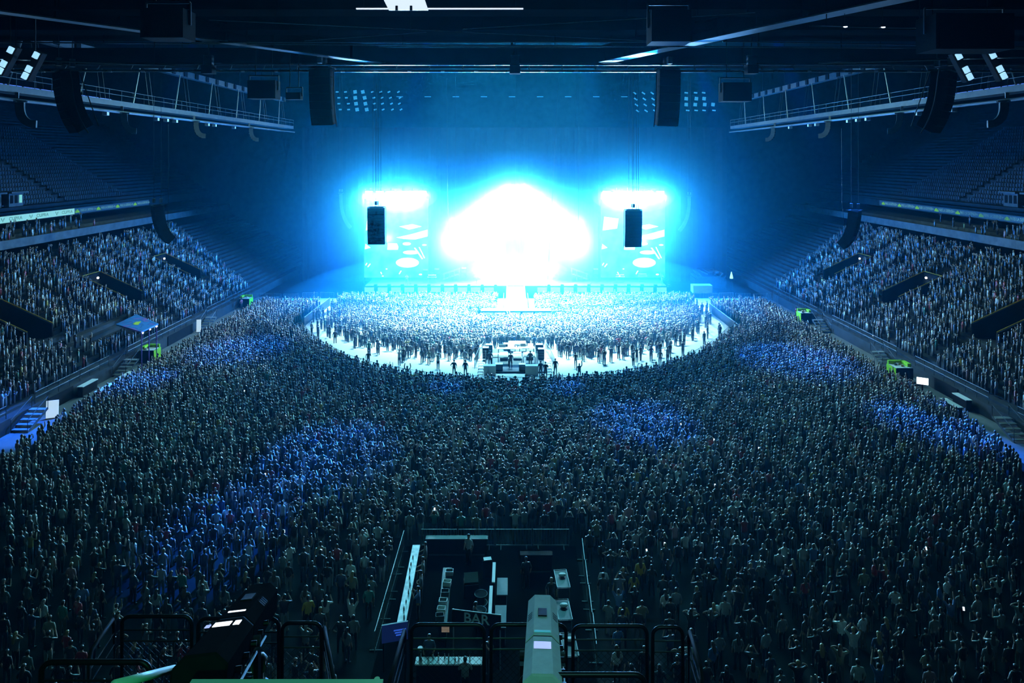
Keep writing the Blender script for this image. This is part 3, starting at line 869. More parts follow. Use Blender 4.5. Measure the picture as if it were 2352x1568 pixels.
# bright spots of moving lights on the near corners
for i, (px, py) in enumerate(((70, 150), (12, 138), (2215, 152), (2293, 150))):
    nm = ['left edge of the roof, inner one', 'left edge of the roof, outer one', 'right edge of the roof, inner one', 'right edge of the roof, outer one'][i]
    c = P(px, py, 30)
    t = thing('moving_light', 'white lit moving head lamp at the %s' % nm, 'light', c)
    q = Matrix.Rotation(math.radians(-28 if px > 1000 else 28), 3, 'Y')
    M_mv = mat('moving_lens', (0.5, 0.6, 0.7), emit=(0.35, 0.7, 1.0), estr=1.1) if 'moving_lens' not in MATS else MATS['moving_lens']
    for k in range(4):
        if k == 1: continue
        MB().box(q @ Vector((0, 0, 0.5 - k * 0.34)), (0.2, 0.12, 0.28), M=q).build('lens', M_mv, t)
    MB().box(q @ Vector((0, 0.25, 0.0)), (0.32, 0.3, 1.4), M=q).build('housing', M_black, t)
    MB().tube([(0, 0.3, 0.6), (0, 0.3, 42.88 - c.z)], 0.03, 5).build('drop_rod', M_cable, t)
# mirror-like squares high on the rear wall, reflections as emission, and dashes
M_mark_glow = mat('mark_glow', (0.3, 0.5, 0.6), 0.4, emit=(0.03, 0.30, 0.62), estr=1.0)
def wall_mark(px, py, d, w, h, rot, label, group):
    c = P(px, py, d)
    q = Matrix.Rotation(rot, 3, 'Y')
    o = MB().box((0, 0, 0), (w, 0.12, h), M=q).build('wall_mark', M_mark_glow, None, label=label, cat='window', group=group)
    o.location = c
for r in range(4):
    for k in range(8):
        px = 775 + k * 20 + r * 2 + R.uniform(-2, 2); py = 211 + r * 13.5
        wall_mark(px, py, 151, (0.75 if k in (2, 3) else 0.6), (0.75 if k in (2, 3) else 0.28), -0.25 * k * 0.3, 'small pale square high on the rear wall, left cluster', 'lit squares on the rear wall, left cluster')
    for k in range(5):
        px = 1578 + k * 20 + R.uniform(-2, 2); py = 213 + r * 13.5
        if k > 2 + (r > 1): continue
        wall_mark(px, py, 151, 0.75, (0.75 if r in (1, 2) else 0.3), 0.1, 'small pale square high on the rear wall, right cluster', 'lit squares on the rear wall, right cluster')
    for k in range(3):
        wall_mark(1458 + k * 20 + r * 2, 214 + r * 13.5, 151, 0.8, 0.28, 0.6, 'small slanting pale mark high on the rear wall, right of centre', 'slanting marks on the rear wall')
for k in range(9):
    wall_mark(918 + k * 64.5, 222, 151, 1.4, 0.12, 0.0, 'thin pale dash in the level row high on the rear wall', 'dashes on the rear wall')
# single cables falling in front of the stage
for a, b, lab in (((1283, 170), (1258, 640), 'thin black cable falling right of the stage centre'), ((1026, 300), (1030, 560), 'thin pale cable falling left of the A-shaped frame'), ((1330, 300), (1328, 560), 'thin pale cable falling right of the A-shaped frame')):
    d = 110
    MB().tube([P(a[0], 180, d), P(a[0] * .5 + b[0] * .5, 420, d), P(*b, d)], 0.035, 5).build('hanging_cable', M_cable, label=lab, cat='cable')
# ---------------------------------------------------------------- people built one by one
HAIR = [((0.012, 0.009, 0.007), 'black', 30), ((0.035, 0.02, 0.012), 'dark brown', 34), ((0.10, 0.055, 0.025), 'brown', 18), ((0.38, 0.26, 0.11), 'blond', 13), ((0.28, 0.27, 0.26), 'grey', 5)]
TOPS = [((0.012, 0.012, 0.014), 'black', 40), ((0.045, 0.05, 0.06), 'charcoal', 14), ((0.03, 0.05, 0.12), 'navy', 9), ((0.2, 0.21, 0.22), 'grey', 13), ((0.72, 0.73, 0.72), 'white', 9),
        ((0.4, 0.42, 0.42), 'pale grey', 4), ((0.45, 0.03, 0.04), 'red', 3), ((0.25, 0.24, 0.15), 'khaki', 3), ((0.08, 0.2, 0.45), 'blue', 3), ((0.55, 0.28, 0.3), 'pink', 2), ((0.6, 0.4, 0.05), 'yellow', 1), ((0.05, 0.25, 0.2), 'green', 1)]
PANTS = [((0.012, 0.012, 0.015), 'black', 40), ((0.03, 0.045, 0.09), 'denim', 40), ((0.16, 0.15, 0.13), 'beige', 12), ((0.3, 0.3, 0.3), 'light grey', 8)]
SKINS = [(0.50, 0.32, 0.24), (0.42, 0.26, 0.18), (0.3, 0.17, 0.11), (0.13, 0.07, 0.045)]
ARMS = {'down': ((.27, -.03, 1.14), (.26, .07, .90), (.25, .10, .80)), 'fold': ((.28, .03, 1.15), (.10, .2, 1.14), (-.02, .2, 1.17)),
        'up': ((.29, .10, 1.63), (.24, .12, 1.90), (.23, .13, 2.00)), 'clap': ((.30, .16, 1.50), (.09, .24, 1.68), (.04, .25, 1.78)),
        'phone': ((.28, .18, 1.30), (.12, .30, 1.52), (.09, .31, 1.62)), 'head': ((.38, .03, 1.52), (.20, -.04, 1.66), (.12, -.08, 1.67)),
        'hip': ((.36, -.08, 1.17), (.24, .03, 1.00), (.19, .06, .98)), 'desk': ((.27, .08, 1.16), (.2, .32, 1.08), (.17, .42, 1.07))}
HPOSES = {'down': ('down', 'down'), 'fold': ('fold', 'fold'), 'up': ('up', 'up'), 'one': ('down', 'up'), 'phone': ('phone', 'phone'), 'clap': ('clap', 'clap'), 'head': ('head', 'head'), 'hip': ('hip', 'down'), 'desk': ('desk', 'desk')}
SAY = {'down': 'arms down', 'fold': 'arms folded', 'up': 'both arms raised', 'one': 'one arm raised', 'phone': 'hands before face', 'clap': 'clapping overhead', 'head': 'hands behind head', 'hip': 'hand on hip', 'desk': 'leaning forward'}
_H = {}
def human_meshes(pose):
    if pose in _H:
        return _H[pose]
    l, r = HPOSES[pose]
    J, E, RR, B = [], [], [], []
    def j(p, rad, par=None, bone=None):
        J.append(p); RR.append(rad if isinstance(rad, tuple) else (rad, rad))
        if par is not None:
            E.append((par, len(J) - 1)); B.append(bone)
        return len(J) - 1
    pel = j((0, 0, .95), (.15, .11))
    sp = j((0, 0, 1.12), (.14, .10), pel, 'torso')
    ch = j((0, 0, 1.33), (.165, .11), sp, 'torso')
    nk0 = j((0, -.005, 1.46), (.065, .06), ch, 'torso')
    nk = j((0, 0, 1.53), (.052, .055), nk0, 'neck')
    h1 = j((0, .015, 1.60), (.072, .088), nk, 'head')
    h2 = j((0, .008, 1.68), (.080, .098), h1, 'head')
    j((0, 0, 1.735), (.055, .065), h2, 'head')
    for s, a in ((-1, l), (1, r)):
        el, wr, hd = ARMS[a]
        sh = j((s * .175, -.005, 1.40), .062, ch, 'torso')
        e = j((s * el[0], el[1], el[2]), .043, sh, 'sleeve')
        w = j((s * wr[0], wr[1], wr[2]), .030, e, 'arm')
        j((s * hd[0], hd[1], hd[2]), (.036, .024), w, 'arm')
        hp = j((s * .095, 0, .86), (.092, .098), pel, 'leg')
        k = j((s * .115, .015, .49), .058, hp, 'leg')
        an = j((s * .12, -.02, .09), .042, k, 'leg')
        j((s * .135, .13, .035), (.042, .03), an, 'shoe')
    me = bpy.data.meshes.new('h')
    me.from_pydata(J, E, [])
    o = bpy.data.objects.new('h', me); COL.objects.link(o)
    sk = o.modifiers.new('s', 'SKIN'); sk.use_smooth_shade = True
    for v, rad in zip(me.skin_vertices[0].data, RR):
        v.radius = rad
    me.skin_vertices[0].data[0].use_root = True
    o.modifiers.new('u', 'SUBSURF').levels = 1
    dg = bpy.context.evaluated_depsgraph_get()
    ev = bpy.data.meshes.new_from_object(o.evaluated_get(dg))
    bpy.data.objects.remove(o)
    nv = len(ev.vertices)
    co = np.zeros(nv * 3); ev.vertices.foreach_get('co', co); co = co.reshape(-1, 3)
    co[:, 2] -= co[:, 2].min()
    no = np.array([v.normal[:] for v in ev.vertices])
    fs = [tuple(p.vertices) for p in ev.polygons]
    Jn = np.array(J)
    best = np.full(nv, 9e9); cls = np.array(['torso'] * nv, dtype=object)
    for (a, b), bn in zip(E, B):
        d = Jn[b] - Jn[a]; t = np.clip(((co - Jn[a]) @ d) / (d @ d), 0, 1)
        q = Jn[a] + t[:, None] * d
        r_ = (np.mean(RR[a]) * (1 - t) + np.mean(RR[b]) * t)
        dist = np.linalg.norm(co - q, axis=1) / r_
        m = dist < best
        best[m] = dist[m]; cls[m] = bn
    def sub(sel, off, name, zoff=0.0):
        ff = [f for f in fs if sel(f)]
        ids = sorted({i for f in ff for i in f}); mp = {i: k for k, i in enumerate(ids)}
        me2 = bpy.data.meshes.new(name)
        me2.from_pydata([tuple(co[i] + no[i] * off) for i in ids], [], [tuple(mp[i] for i in f) for f in ff])
        for p in me2.polygons: p.use_smooth = True
        me2.materials.append(M_skin)
        return me2
    def most(f, names): return sum(cls[i] in names for i in f) * 2 > len(f)
    body = bpy.data.meshes.new('person'); body.from_pydata([tuple(c) for c in co], [], fs); body.materials.append(M_skin)
    for p in body.polygons: p.use_smooth = True
    zc = lambda f: sum(co[i][2] for i in f) / len(f)
    ycf = lambda f: sum(co[i][1] for i in f) / len(f)
    d = {'body': body,
         'top': sub(lambda f: most(f, ('torso', 'sleeve')) and zc(f) > .93, .013, 'top'),
         'trousers': sub(lambda f: (most(f, ('leg',)) or (most(f, ('torso',)) and zc(f) < .97) or zc(f) < .12), .010, 'trousers'),
         'hair': sub(lambda f: most(f, ('head',)) and (zc(f) > 1.665 or ycf(f) < .0), .018, 'hair')}
    lh = d['hair'].copy()
    mb = MB()
    rings = []
    for z, rx, ry, y in ((1.66, .088, .05, -.06), (1.55, .09, .045, -.07), (1.42, .10, .035, -.11), (1.30, .08, .025, -.13), (1.24, .04, .012, -.13)):
        rings.append([(rx * math.cos(2 * PI * k / 10), y + ry * math.sin(2 * PI * k / 10), z) for k in range(10)])
    mb.loft(rings)
    bm = bmesh.new(); bm.from_mesh(lh)
    vv = [bm.verts.new(v) for v in mb.v]
    for f in mb.f: bm.faces.new([vv[i] for i in f]).smooth = True
    bm.to_mesh(lh); bm.free()
    lh.name = 'long_hair'
    d['long'] = lh
    bpy.data.meshes.remove(ev)
    _H[pose] = d
    return d

CM = {}
def cloth(nm, c):
    if nm not in CM:
        CM[nm] = mat('cloth_' + nm.replace(' ', '_'), c, 0.42, noise=0.1, scale=14, spec=0.8)
        b = CM[nm].node_tree.nodes['Principled BSDF']
        b.inputs['Sheen Weight'].default_value = 0.12; b.inputs['Sheen Roughness'].default_value = 0.35
    return CM[nm]
SKM = [mat('skin_tone', c, 0.6, noise=0.05, scale=18) for c in SKINS]
def person(loc, rz, pose, top, pants, hair, long_hair=False, scale=1.0, skin=0, label=None, group=None):
    d = human_meshes(pose)
    def ob(nm, me, m, par=None):
        o = bpy.data.objects.new(nm, me); COL.objects.link(o)
        o.material_slots[0].link = 'OBJECT'; o.material_slots[0].material = m
        if par: o.parent = par
        return o
    r = ob('person', d['body'], SKM[skin])
    r.location = loc; r.rotation_euler = (0, 0, rz); r.scale = (scale, scale, scale)
    tag(r, label, 'person', group)
    ob('top', d['top'], top, r); ob('trousers', d['trousers'], pants, r)
    ob('hair', d['long'] if long_hair else d['hair'], hair, r)
    return r
# ---------------------------------------------------------------- follow spot platforms in front of the camera
PZ = 15.05
for nm, x0, x1, y0, y1, lab in (('left', -6.6, -2.55, 6.2, 10.25, 'left'), ('centre', -1.75, 2.9, 7.0, 10.25, 'centre')):
    mb = MB().box(((x0 + x1) / 2, (y0 + y1) / 2 - 6, PZ - 0.1), (x1 - x0, y1 - y0 + 12, 0.2))
    for q in (x0 + 0.15, x1 - 0.15):
        mb.bar((q, -14, PZ - 0.35), (q, y1, PZ - 0.35), 0.2, 0.3)
    struct('balcony_platform_floor_' + nm, mb, M_blackm, label='black steel follow spot platform, %s' % lab)

def rr_loop(x0, x1, z0, z1, r, n=5):
    pts = []
    for cx, cz, a0 in ((x1 - r, z1 - r, 0), (x0 + r, z1 - r, 90), (x0 + r, z0 + .0, None), (x1 - r, z0, None)):
        if a0 is None:
            continue
        for k in range(n + 1):
            a = math.radians(a0 + 90 * k / n)
            pts.append((cx + r * math.cos(a), cz + r * math.sin(a)))
    return [(x1, z0)] + pts + [(x0, z0)]
def guard(px0, px1, pyt, d, label, bottom=None, rz=0.0, bars=2, mesh=True, r=0.028, group='guard rails of the follow spot platforms'):
    a = P(px0, pyt, d); b = P(px1, pyt, d)
    z0 = (PZ if bottom is None else bottom)
    h = a.z - z0
    w = b.x - a.x
    t = thing('guard_rail', label, 'railing', ((a.x + b.x) / 2, d, z0), rz, group)
    loop = rr_loop(-w / 2, w / 2, 0, h, 0.12)
    MB().tube([(u, 0, v) for u, v in loop], r, 10).build('frame_tube', M_blackm, t, True)
    for k in range(bars):
        z = h - 0.2 - 0.16 * k
        MB().tube([(-w / 2, 0, z), (w / 2, 0, z)], 0.011, 6).build('mid_bar', M_blackm, t)
    if mesh:
        mb = MB()
        top = h - 0.2 - 0.16 * (bars - 1)
        s = 0.095
        n = int((w + top) / s)
        for k in range(-int(top / s) - 1, int(w / s) + 2):
            u = -w / 2 + k * s
            # two families of wires clipped to the panel
            for sg in (1, -1):
                pts = []
                for tt in (0, top):
                    pts.append((u + (tt if sg > 0 else top - tt), tt))
                (ua, za), (ub, zb) = pts
                if ua > ub: ua, za, ub, zb = ub, zb, ua, za
                lo, hi = -w / 2, w / 2
                if ub <= lo or ua >= hi: continue
                sl = (zb - za) / (ub - ua)
                if ua < lo: za += sl * (lo - ua); ua = lo
                if ub > hi: zb += sl * (hi - ub); ub = hi
                if ub - ua > 0.01:
                    mb.tube([(ua, 0, za), (ub, 0, zb)], 0.0028, 3)
        mb.build('wire_mesh', M_blackm, t)
    return t
guard(280, 440, 1415, 10, 'black guard rail panel at the far left of the left platform')
guard(455, 640, 1420, 10, 'black guard rail panel behind the long left follow spot')
guard(648, 738, 1430, 10, 'narrow black guard rail panel right of the left follow spot')
guard(945, 1112, 1434, 10, 'black guard rail panel left of the centre follow spot')
guard(1128, 1300, 1434, 10, 'black guard rail panel behind the centre follow spot')
guard(1316, 1486, 1437, 10, 'wide black guard rail panel right of the centre follow spot')
guard(1499, 1568, 1440, 10, 'narrow black guard rail panel at the right end')
def side_rail(pa, da, pb, db, label):
    a = P(*pa, da); b = P(*pb, db)
    t = thing('guard_rail', label, 'railing', (a.x, a.y, PZ), 0, 'guard rails of the follow spot platforms')
    o = Vector((a.x, a.y, PZ))
    MB().tube([(0, 0, 0), a - o + Vector((0, 0, -0.1)), a - o + (b - a).normalized() * 0.1, b - o - (b - a).normalized() * 0.1, b - o + Vector((0, 0, -0.1)), (b.x - o.x, b.y - o.y, 0)], 0.028, 10).build('frame_tube', M_black, t, True)
    for k in range(2):
        dz = Vector((0, 0, -0.22 - 0.17 * k))
        MB().tube([a - o + dz, b - o + dz], 0.011, 6).build('mid_bar', M_black, t)
side_rail((262, 1418), 9.9, (205, 1500), 8.6, 'black return rail at the left end of the left platform')
side_rail((744, 1434), 9.9, (768, 1568), 8.4, 'black return rail at the right end of the left platform')
side_rail((930, 1441), 9.9, (893, 1572), 8.3, 'black return rail at the left end of the centre platform')
side_rail((1582, 1444), 9.9, (1612, 1540), 8.7, 'black return rail at the right end of the centre platform')
# nearer rails
guard(1196, 1482, 1549, 7.6, 'black inner rail in front of the centre follow spot', mesh=False, r=0.03, group='inner rails')
guard(95, 345, 1520, 7.4, 'black inner rail at the lower left corner', mesh=False, r=0.03, group='inner rails')

# hexagonal follow spots
def follow_spot(A, B, w0, w1, m, label, panels, roll=0.0):
    A = Vector(A); B = Vector(B)
    d = (B - A); L = d.length; d.normalize()
    q = d.to_track_quat('Y', 'Z').to_matrix()
    t = thing('follow_spot', label, 'spotlight', (A.x, A.y, PZ))
    o = Vector((A.x, A.y, PZ))
    def T(u, v, w):
        return A - o + q @ Vector((u, v, w))
    def sect(v, s):
        a, b = s * 0.5, s * 0.27
        return [T(-a, v, -s * .25), T(-a, v, s * .30), T(-b, v, s * .5), T(b, v, s * .5), T(a, v, s * .30), T(a, v, -s * .25), T(b, v, -s * .5), T(-b, v, -s * .5)]
    stops = [0, 0.40, 0.42, 0.98, 1.0]
    def wd(f): return w0 + (w1 - w0) * f
    MB().loft([sect(-0.02, wd(0) * .92), sect(0.0, wd(0)), sect(L * .40, wd(.4))]).build('rear_housing', m, t)
    MB().loft([sect(L * .405, wd(.4) * .97), sect(L * .42, wd(.42) * .97)]).build('seam_band', M_black, t)
    MB().loft([sect(L * .425, wd(.42)), sect(L * .985, wd(1)), sect(L, wd(1) * .93)]).build('front_housing', m, t)
    MB().loft([sect(L, wd(1) * .8), sect(L + 0.03, wd(1) * .8)]).build('lens', M_black, t)
    s = wd(.72)
    MB().hexa([T(-s * .14, L * .66, s * .49), T(s * .14, L * .66, s * .49), T(s * .14, L * .76, s * .49), T(-s * .14, L * .76, s * .49), T(-s * .14, L * .66, s * .54), T(s * .14, L * .66, s * .54), T(s * .14, L * .76, s * .54), T(-s * .14, L * .76, s * .54)]).build('vent_hatch', M_black, t)
    for q2 in (-1, 1):
        v = MB()
        for k in range(4):
            f = .66 + k * .025
            s = wd(f)
            v.add([T(q2 * s * .33, L * f, s * .455), T(q2 * s * .47, L * f, s * .335), T(q2 * s * .47, L * (f + .012), s * .335), T(q2 * s * .33, L * (f + .012), s * .455)], [(0, 1, 2, 3)])
        v.build('side_louvres', M_black, t)
    for f0, f1, u0, u1, mm in panels:
        s = wd((f0 + f1) / 2)
        MB().hexa([T(u0 * s, L * f0, s * .497), T(u1 * s, L * f0, s * .497), T(u1 * s, L * f1, s * .497), T(u0 * s, L * f1, s * .497), T(u0 * s, L * f0, s * .515), T(u1 * s, L * f0, s * .515), T(u1 * s, L * f1, s * .515), T(u0 * s, L * f1, s * .515)]).build('glowing_slot', mm, t, label='glowing slot in the housing')
    # yoke and stand
    c = T(0, L * .42, 0)
    y = MB()
    for q2 in (-1, 1):
        e = T(q2 * wd(.42) * .6, L * .42, -.1)
        y.bar(e, (e.x, e.y, c.z - .55), 0.05, 0.09)
        y.cyl(T(q2 * wd(.42) * .5, L * .42, -.02), T(q2 * wd(.42) * .66, L * .42, -.02), .06, 10)
    y.bar((c.x - wd(.42) * .62, c.y, c.z - .55), (c.x + wd(.42) * .62, c.y, c.z - .55), 0.09, 0.06)
    y.build('yoke', M_blackm, t)
    MB().cyl((c.x, c.y, 0.05), (c.x, c.y, c.z - .55), .045, 10).build('stand_post', M_blackm, t)
    lg = MB()
    for k in range(3):
        a = 2 * PI * k / 3 + .5
        MB().tube([(c.x, c.y, .5), (c.x + .55 * math.cos(a), c.y + .55 * math.sin(a), .02)], .022, 6).build('leg', M_blackm, t)
    # knobs, handles and focus rods on the right flank
    for k in range(5):
        f = .12 + k * .13
        s = wd(f)
        p = T(s * .5, L * f, -s * .02)
        MB().cyl(p, T(s * .62, L * f, -s * .02), .03, 8).build('knob', M_blackm, t)
    MB().tube([T(wd(.1) * .6, L * .1, -.12), T(wd(.6) * .6, L * .6, -.12)], .014, 6).build('focus_rod', M_alu, t)
    return t
M_fs = mat('grey_lamp_housing', (0.55, 0.60, 0.57), 0.9, 0.0, spec=0.0, noise=0.06, scale=12)
M_fsd = mat('black_lamp_housing', (0.01, 0.011, 0.011), 0.9, 0.0, spec=0.0, noise=0.1, scale=10)
M_slot = mat('violet_slot', (0.3, 0.3, 0.4), emit=(0.42, 0.48, 1.0), estr=0.9)
M_slotw = mat('white_slot', (0.3, 0.3, 0.4), emit=(0.85, 0.9, 1.0), estr=1.6)
follow_spot(P(1246, 1600, 7.4), P(1246, 1400, 9.7), 0.435, 0.40, M_fs, 'grey hexagonal follow spot lit from above on the centre platform', [(.26, .335, -.24, .24, M_slot), (.45, .475, -.24, .24, mat('dim_slot', (.2, .4, .45), emit=(0.02, 0.3, 0.35), estr=.5))])
follow_spot(P(455, 1575, 6.3), P(598, 1382, 9.5), 0.5, 0.46, M_fsd, 'long black follow spot with glowing slots on the left platform', [(.30, .35, -.26, .10, M_slotw), (.30, .35, .17, .3, M_slotw), (.49, .505, -.2, .2, M_slotw), (.30, .33, -.42, -.32, M_slot)])
# green lit handrail and shelf at the lower edge
a, b = P(262, 1572, 5.5), P(400, 1536, 6.4)
t = thing('handrail_bar', 'bright green lit handrail bar at the lower left', 'handrail', (a.x, a.y, PZ))
o = Vector((a.x, a.y, PZ))
M_hr = mat('glossy_rail', (0.7, 0.78, 0.7), 0.4, 0.1)
MB().tube([a - o, b - o], 0.035, 10).build('bar', M_hr, t, True)
for q in (a, b):
    MB().tube([(q.x - o.x, q.y - o.y, 0), q - o], 0.02, 8).build('post', M_blackm, t)
c0, c1 = P(440, 1561, 6.0), P(880, 1564, 6.0)
t = thing('control_shelf', 'flat shelf with a green lit edge at the bottom of the photo', 'shelf', ((c0.x + c1.x) / 2, 5.85, PZ))
w = c1.x - c0.x
MB().box((0, 0, c0.z - PZ - 0.015), (w, 0.32, 0.03)).build('shelf_board', M_hr, t)
for q in (-1, 1):
    MB().bar((q * (w / 2 - .1), 0, 0), (q * (w / 2 - .1), 0, c0.z - PZ - 0.03), 0.04).build('leg', M_blackm, t)
c = P(866, 1562, 7.2)
t = thing('stand_pole', 'short green lit pole at the bottom edge left of the centre follow spot', 'pole', (c.x, c.y, PZ))
MB().tube([(0, 0, 0), (0, 0, c.z - PZ + .02)], 0.03, 10).build('pole', M_hr, t)
MB().cyl((0, 0, 0), (0, 0, .03), .15, 12).build('base', M_blackm, t)
def pit_edge(x):
    """depth of the curved barrier that closes the front pit, for a distance x from the centre line"""
    return float(np.interp(abs(x), [0, 8, 14, 19, 24, 28, 31], [68.0, 69.2, 72.0, 76.0, 82.5, 89.5, 100.0]))

# ---------------------------------------------------------------- things standing on the arena floor
def barrier_mesh(w=2.1, h=1.1, feet=True):
    mb = MB()
    mb.tube([(-w / 2, 0, .12), (-w / 2, 0, h), (w / 2, 0, h), (w / 2, 0, .12)], .022, 6)
    mb.tube([(-w / 2, 0, .18), (w / 2, 0, .18)], .018, 6)
    return mb
def crowd_barrier(loc, rz, label, group, w=2.1, h=1.1):
    t = thing('crowd_barrier', label, 'barrier', loc, rz, group)
    barrier_mesh(w, h).build('frame_tube', M_alu, t)
    mb = MB()
    n = int(w / .16)
    for k in range(1, n):
        mb.tube([(-w / 2 + k * w / n, 0, .18), (-w / 2 + k * w / n, 0, h)], .009, 4)
    mb.build('bars', M_alu, t)
    for q in (-1, 1):
        MB().box((q * w * .36, 0, .03), (.06, .6, .05)).build('foot', M_steel, t)
    return t
# white plates laid on the floor of the front pit
pl = [(u + SX, pit_edge(u) - .2) for u in np.linspace(-28.6, 28.6, 60)]
pl = pl + [(SX + 29.3, 96), (SX + 30.5, 104), (SX + 38, 108), (SX + 38, 111.5), (SX - 38, 111.5), (SX - 38, 108), (SX - 30.5, 106), (SX - 29.3, 97)]
MB().prism(pl, lambda u, w: (u, w, .004), lambda u, w: (u, w, .03)).build('floor_plates', M_plates, label='white floor plates covering the front pit inside the curved barrier', cat='floor covering', kind='structure')
# the curved line of barriers round the front pit
proto = None
xs = np.linspace(-28, 28, 400)
arc = [(x, pit_edge(x)) for x in xs]
acc = 0; last = arc[0]; stops = []
for a in arc:
    acc += math.hypot(a[0] - last[0], a[1] - last[1])
    if acc >= 2.15 or a is arc[0]:
        stops.append(a); acc = 0
    last = a
for a, b in zip(stops[:-1], stops[1:]):
    m = ((a[0] + b[0]) / 2 + SX, (a[1] + b[1]) / 2, 0); rz = math.atan2(b[1] - a[1], b[0] - a[0])
    if proto is None:
        proto = crowd_barrier(m, rz, 'steel crowd barrier panel in the curved line closing the front pit', 'barriers in the curved pit line')
    else:
        dup(proto, m, rz)
# dark scrim fences at both ends of the pit
M_scrim = mat('dark_perforated_scrim', (0.05, 0.055, 0.06), 0.8, noise=0.7, scale=7)
for sx, y0, y1, nm in ((1, 88, 102, 'right'), (-1, 93, 106, 'left')):
    x = SX + sx * 28.9
    t = thing('scrim_fence', 'dark perforated fence along the %s edge of the front pit' % nm, 'fence', (x, (y0 + y1) / 2, 0))
    MB().box((0, 0, .65), (.06, y1 - y0, 1.2)).build('scrim', M_scrim, t)
    MB().tube([(0, -(y1 - y0) / 2, 1.27), (0, (y1 - y0) / 2, 1.27)], .04, 6).build('top_tube', M_alu, t)
    for k in range(6):
        y = -(y1 - y0) / 2 + k * (y1 - y0) / 5
        MB().bar((0, y, 0), (0, y, 1.27), .07).build('post', M_steel, t)
# fence panels behind the standing crowd beside the stage
PL = ['first', 'second', 'third', 'fourth', 'fifth', 'sixth', 'seventh', 'eighth']
for k, x in enumerate((-40, -37.4, -34.6, -31.9, -29.2)):
    crowd_barrier((x, 107.5 + R.uniform(-.6, .6), 0), R.uniform(-.35, .35), 'tall steel fence panel left of the stage, %s from the left' % PL[k], 'fence panels left of the stage', 2.3, 1.7)
for k, x in enumerate((28.6, 31.2, 33.8, 36.3, 38.9, 41.2)):
    crowd_barrier((x, 107.3 + R.uniform(-.6, .6), 0), R.uniform(-.5, .1), 'tall steel fence panel right of the stage, %s from the left' % PL[k], 'fence panels right of the stage', 2.3, 1.7)

# ---------------------------------------------------------------- mixing position at the rear of the pit
t = thing('mixing_platform', 'low dark platform of the mixing position in the pit', 'platform', (SX - .3, 77, 0))
MB().box((0, 0, .1), (6.6, 8.6, .2)).build('deck', M_black, t)
MB().box((0, 0, .21), (6.5, 8.5, .03)).build('carpet', M_steel, t)
def desk(x, y, w, dep, label, h=.85, console=True, rz=0.0):
    t = thing('mixing_desk', label, 'desk', (x, y, .225), rz)
    MB().box((0, 0, h), (w, dep, .06)).build('desk_top', M_white, t)
    for q in (-1, 1):
        MB().box((q * (w / 2 - .04), 0, h / 2), (.06, dep * .9, h)).build('leg', M_black, t)
    if console:
        c = MB().hexa([(-w * .46, -dep * .42, h + .03), (w * .46, -dep * .42, h + .03), (w * .46, dep * .42, h + .03), (-w * .46, dep * .42, h + .03),
                       (-w * .46, -dep * .42, h + .1), (w * .46, -dep * .42, h + .1), (w * .46, dep * .42, h + .3), (-w * .46, dep * .42, h + .3)]).build('console', M_white, t)
        mb = MB()
        for k in range(int(w / .12)):
            mb.box((-w * .42 + k * .12, -dep * .2, h + .16), (.05, dep * .3, .03))
        mb.build('fader_rows', M_black, c)
    else:
        for k in range(2):
            MB().box((-w * .25 + k * w * .5, .1, h + .25), (w * .38, .04, .36)).build('monitor', M_pic if k else M_white, t)
    return t
desk(-1.3, 75.3, 1.9, .9, 'white mixing desk, left of the dark-clad operator')
desk(.35, 75.0, 1.5, .9, 'white mixing desk before the dark-clad operator')
desk(1.9, 75.6, 1.4, .9, 'white mixing desk, right of the dark-clad operator')
desk(-.6, 78.6, 2.0, .8, 'desk with monitors at the front of the mixing platform, left one', console=False)
desk(1.7, 78.9, 1.7, .8, 'desk with monitors at the front of the mixing platform, right one', console=False)
desk(.6, 80.3, 2.2, .8, 'white lighting desk nearest the stage on the mixing platform')
for k, (x, y, w, h, lab) in enumerate(((-3.0, 77.6, .7, 1.2, 'left of the monitor desks'), (-2.7, 80.2, .8, .8, 'at the far left corner'), (3.3, 77.4, .7, 1.1, 'right of the monitor desks'), (3.2, 80.0, .8, .9, 'at the far right corner'),
                                       (-.9, 77.0, .9, .7, 'between the desks, left'), (.6, 77.2, .9, .7, 'between the desks, middle'), (2.0, 77.2, .8, .7, 'between the desks, right'), (-1.4, 73.4, .8, .6, 'behind the left operator'), (1.1, 73.3, .7, .6, 'behind the right operator'), (-.6, 81.0, .8, .7, 'beside the white lighting desk'))):
    t = thing('equipment_rack', 'pale topped equipment rack on the mixing platform, ' + lab, 'rack', (x, y, .225))
    MB().box((0, 0, h / 2), (w, .6, h)).build('case', M_black, t)
    MB().box((0, 0, h + .03), (w * 1.02, .62, .06)).build('lid', M_white, t)
    for q in range(3):
        MB().box((0, -.31, h * (.25 + .25 * q)), (w * .85, .02, h * .16)).build('rack_panel', M_steel, t)
for x, w, nm in ((-2.35, 1.25, 'left'), (2.1, 1.35, 'right')):
    t = thing('flight_case', 'white flight case at the rear edge of the mixing position, %s one' % nm, 'case', (x, 72.3, 0))
    MB().box((0, 0, .55), (w, .7, .9)).build('body', M_white, t)
    MB().box((0, 0, 1.02), (w + .03, .73, .05)).build('lid', M_alu, t)
    for q in (-1, 1):
        for r in (-1, 1):
            MB().tube([(q * w * .4, r * .25 - .03, .055), (q * w * .4, r * .25 + .03, .055)], .055, 8).build('wheel', M_rubber, t)
for x, y, nm in ((-2.9, 75.2, 'left'), (-1.5, 74.2, 'second left'), (2.75, 75.0, 'right')):
    t = thing('rope_post', 'white post on the mixing platform, %s one' % nm, 'post', (x, y, .225))
    MB().cyl((0, 0, 0), (0, 0, 1.5), .05, 8).build('pole', M_white, t)
    MB().cyl((0, 0, 0), (0, 0, .05), .2, 12).build('base', M_white, t)
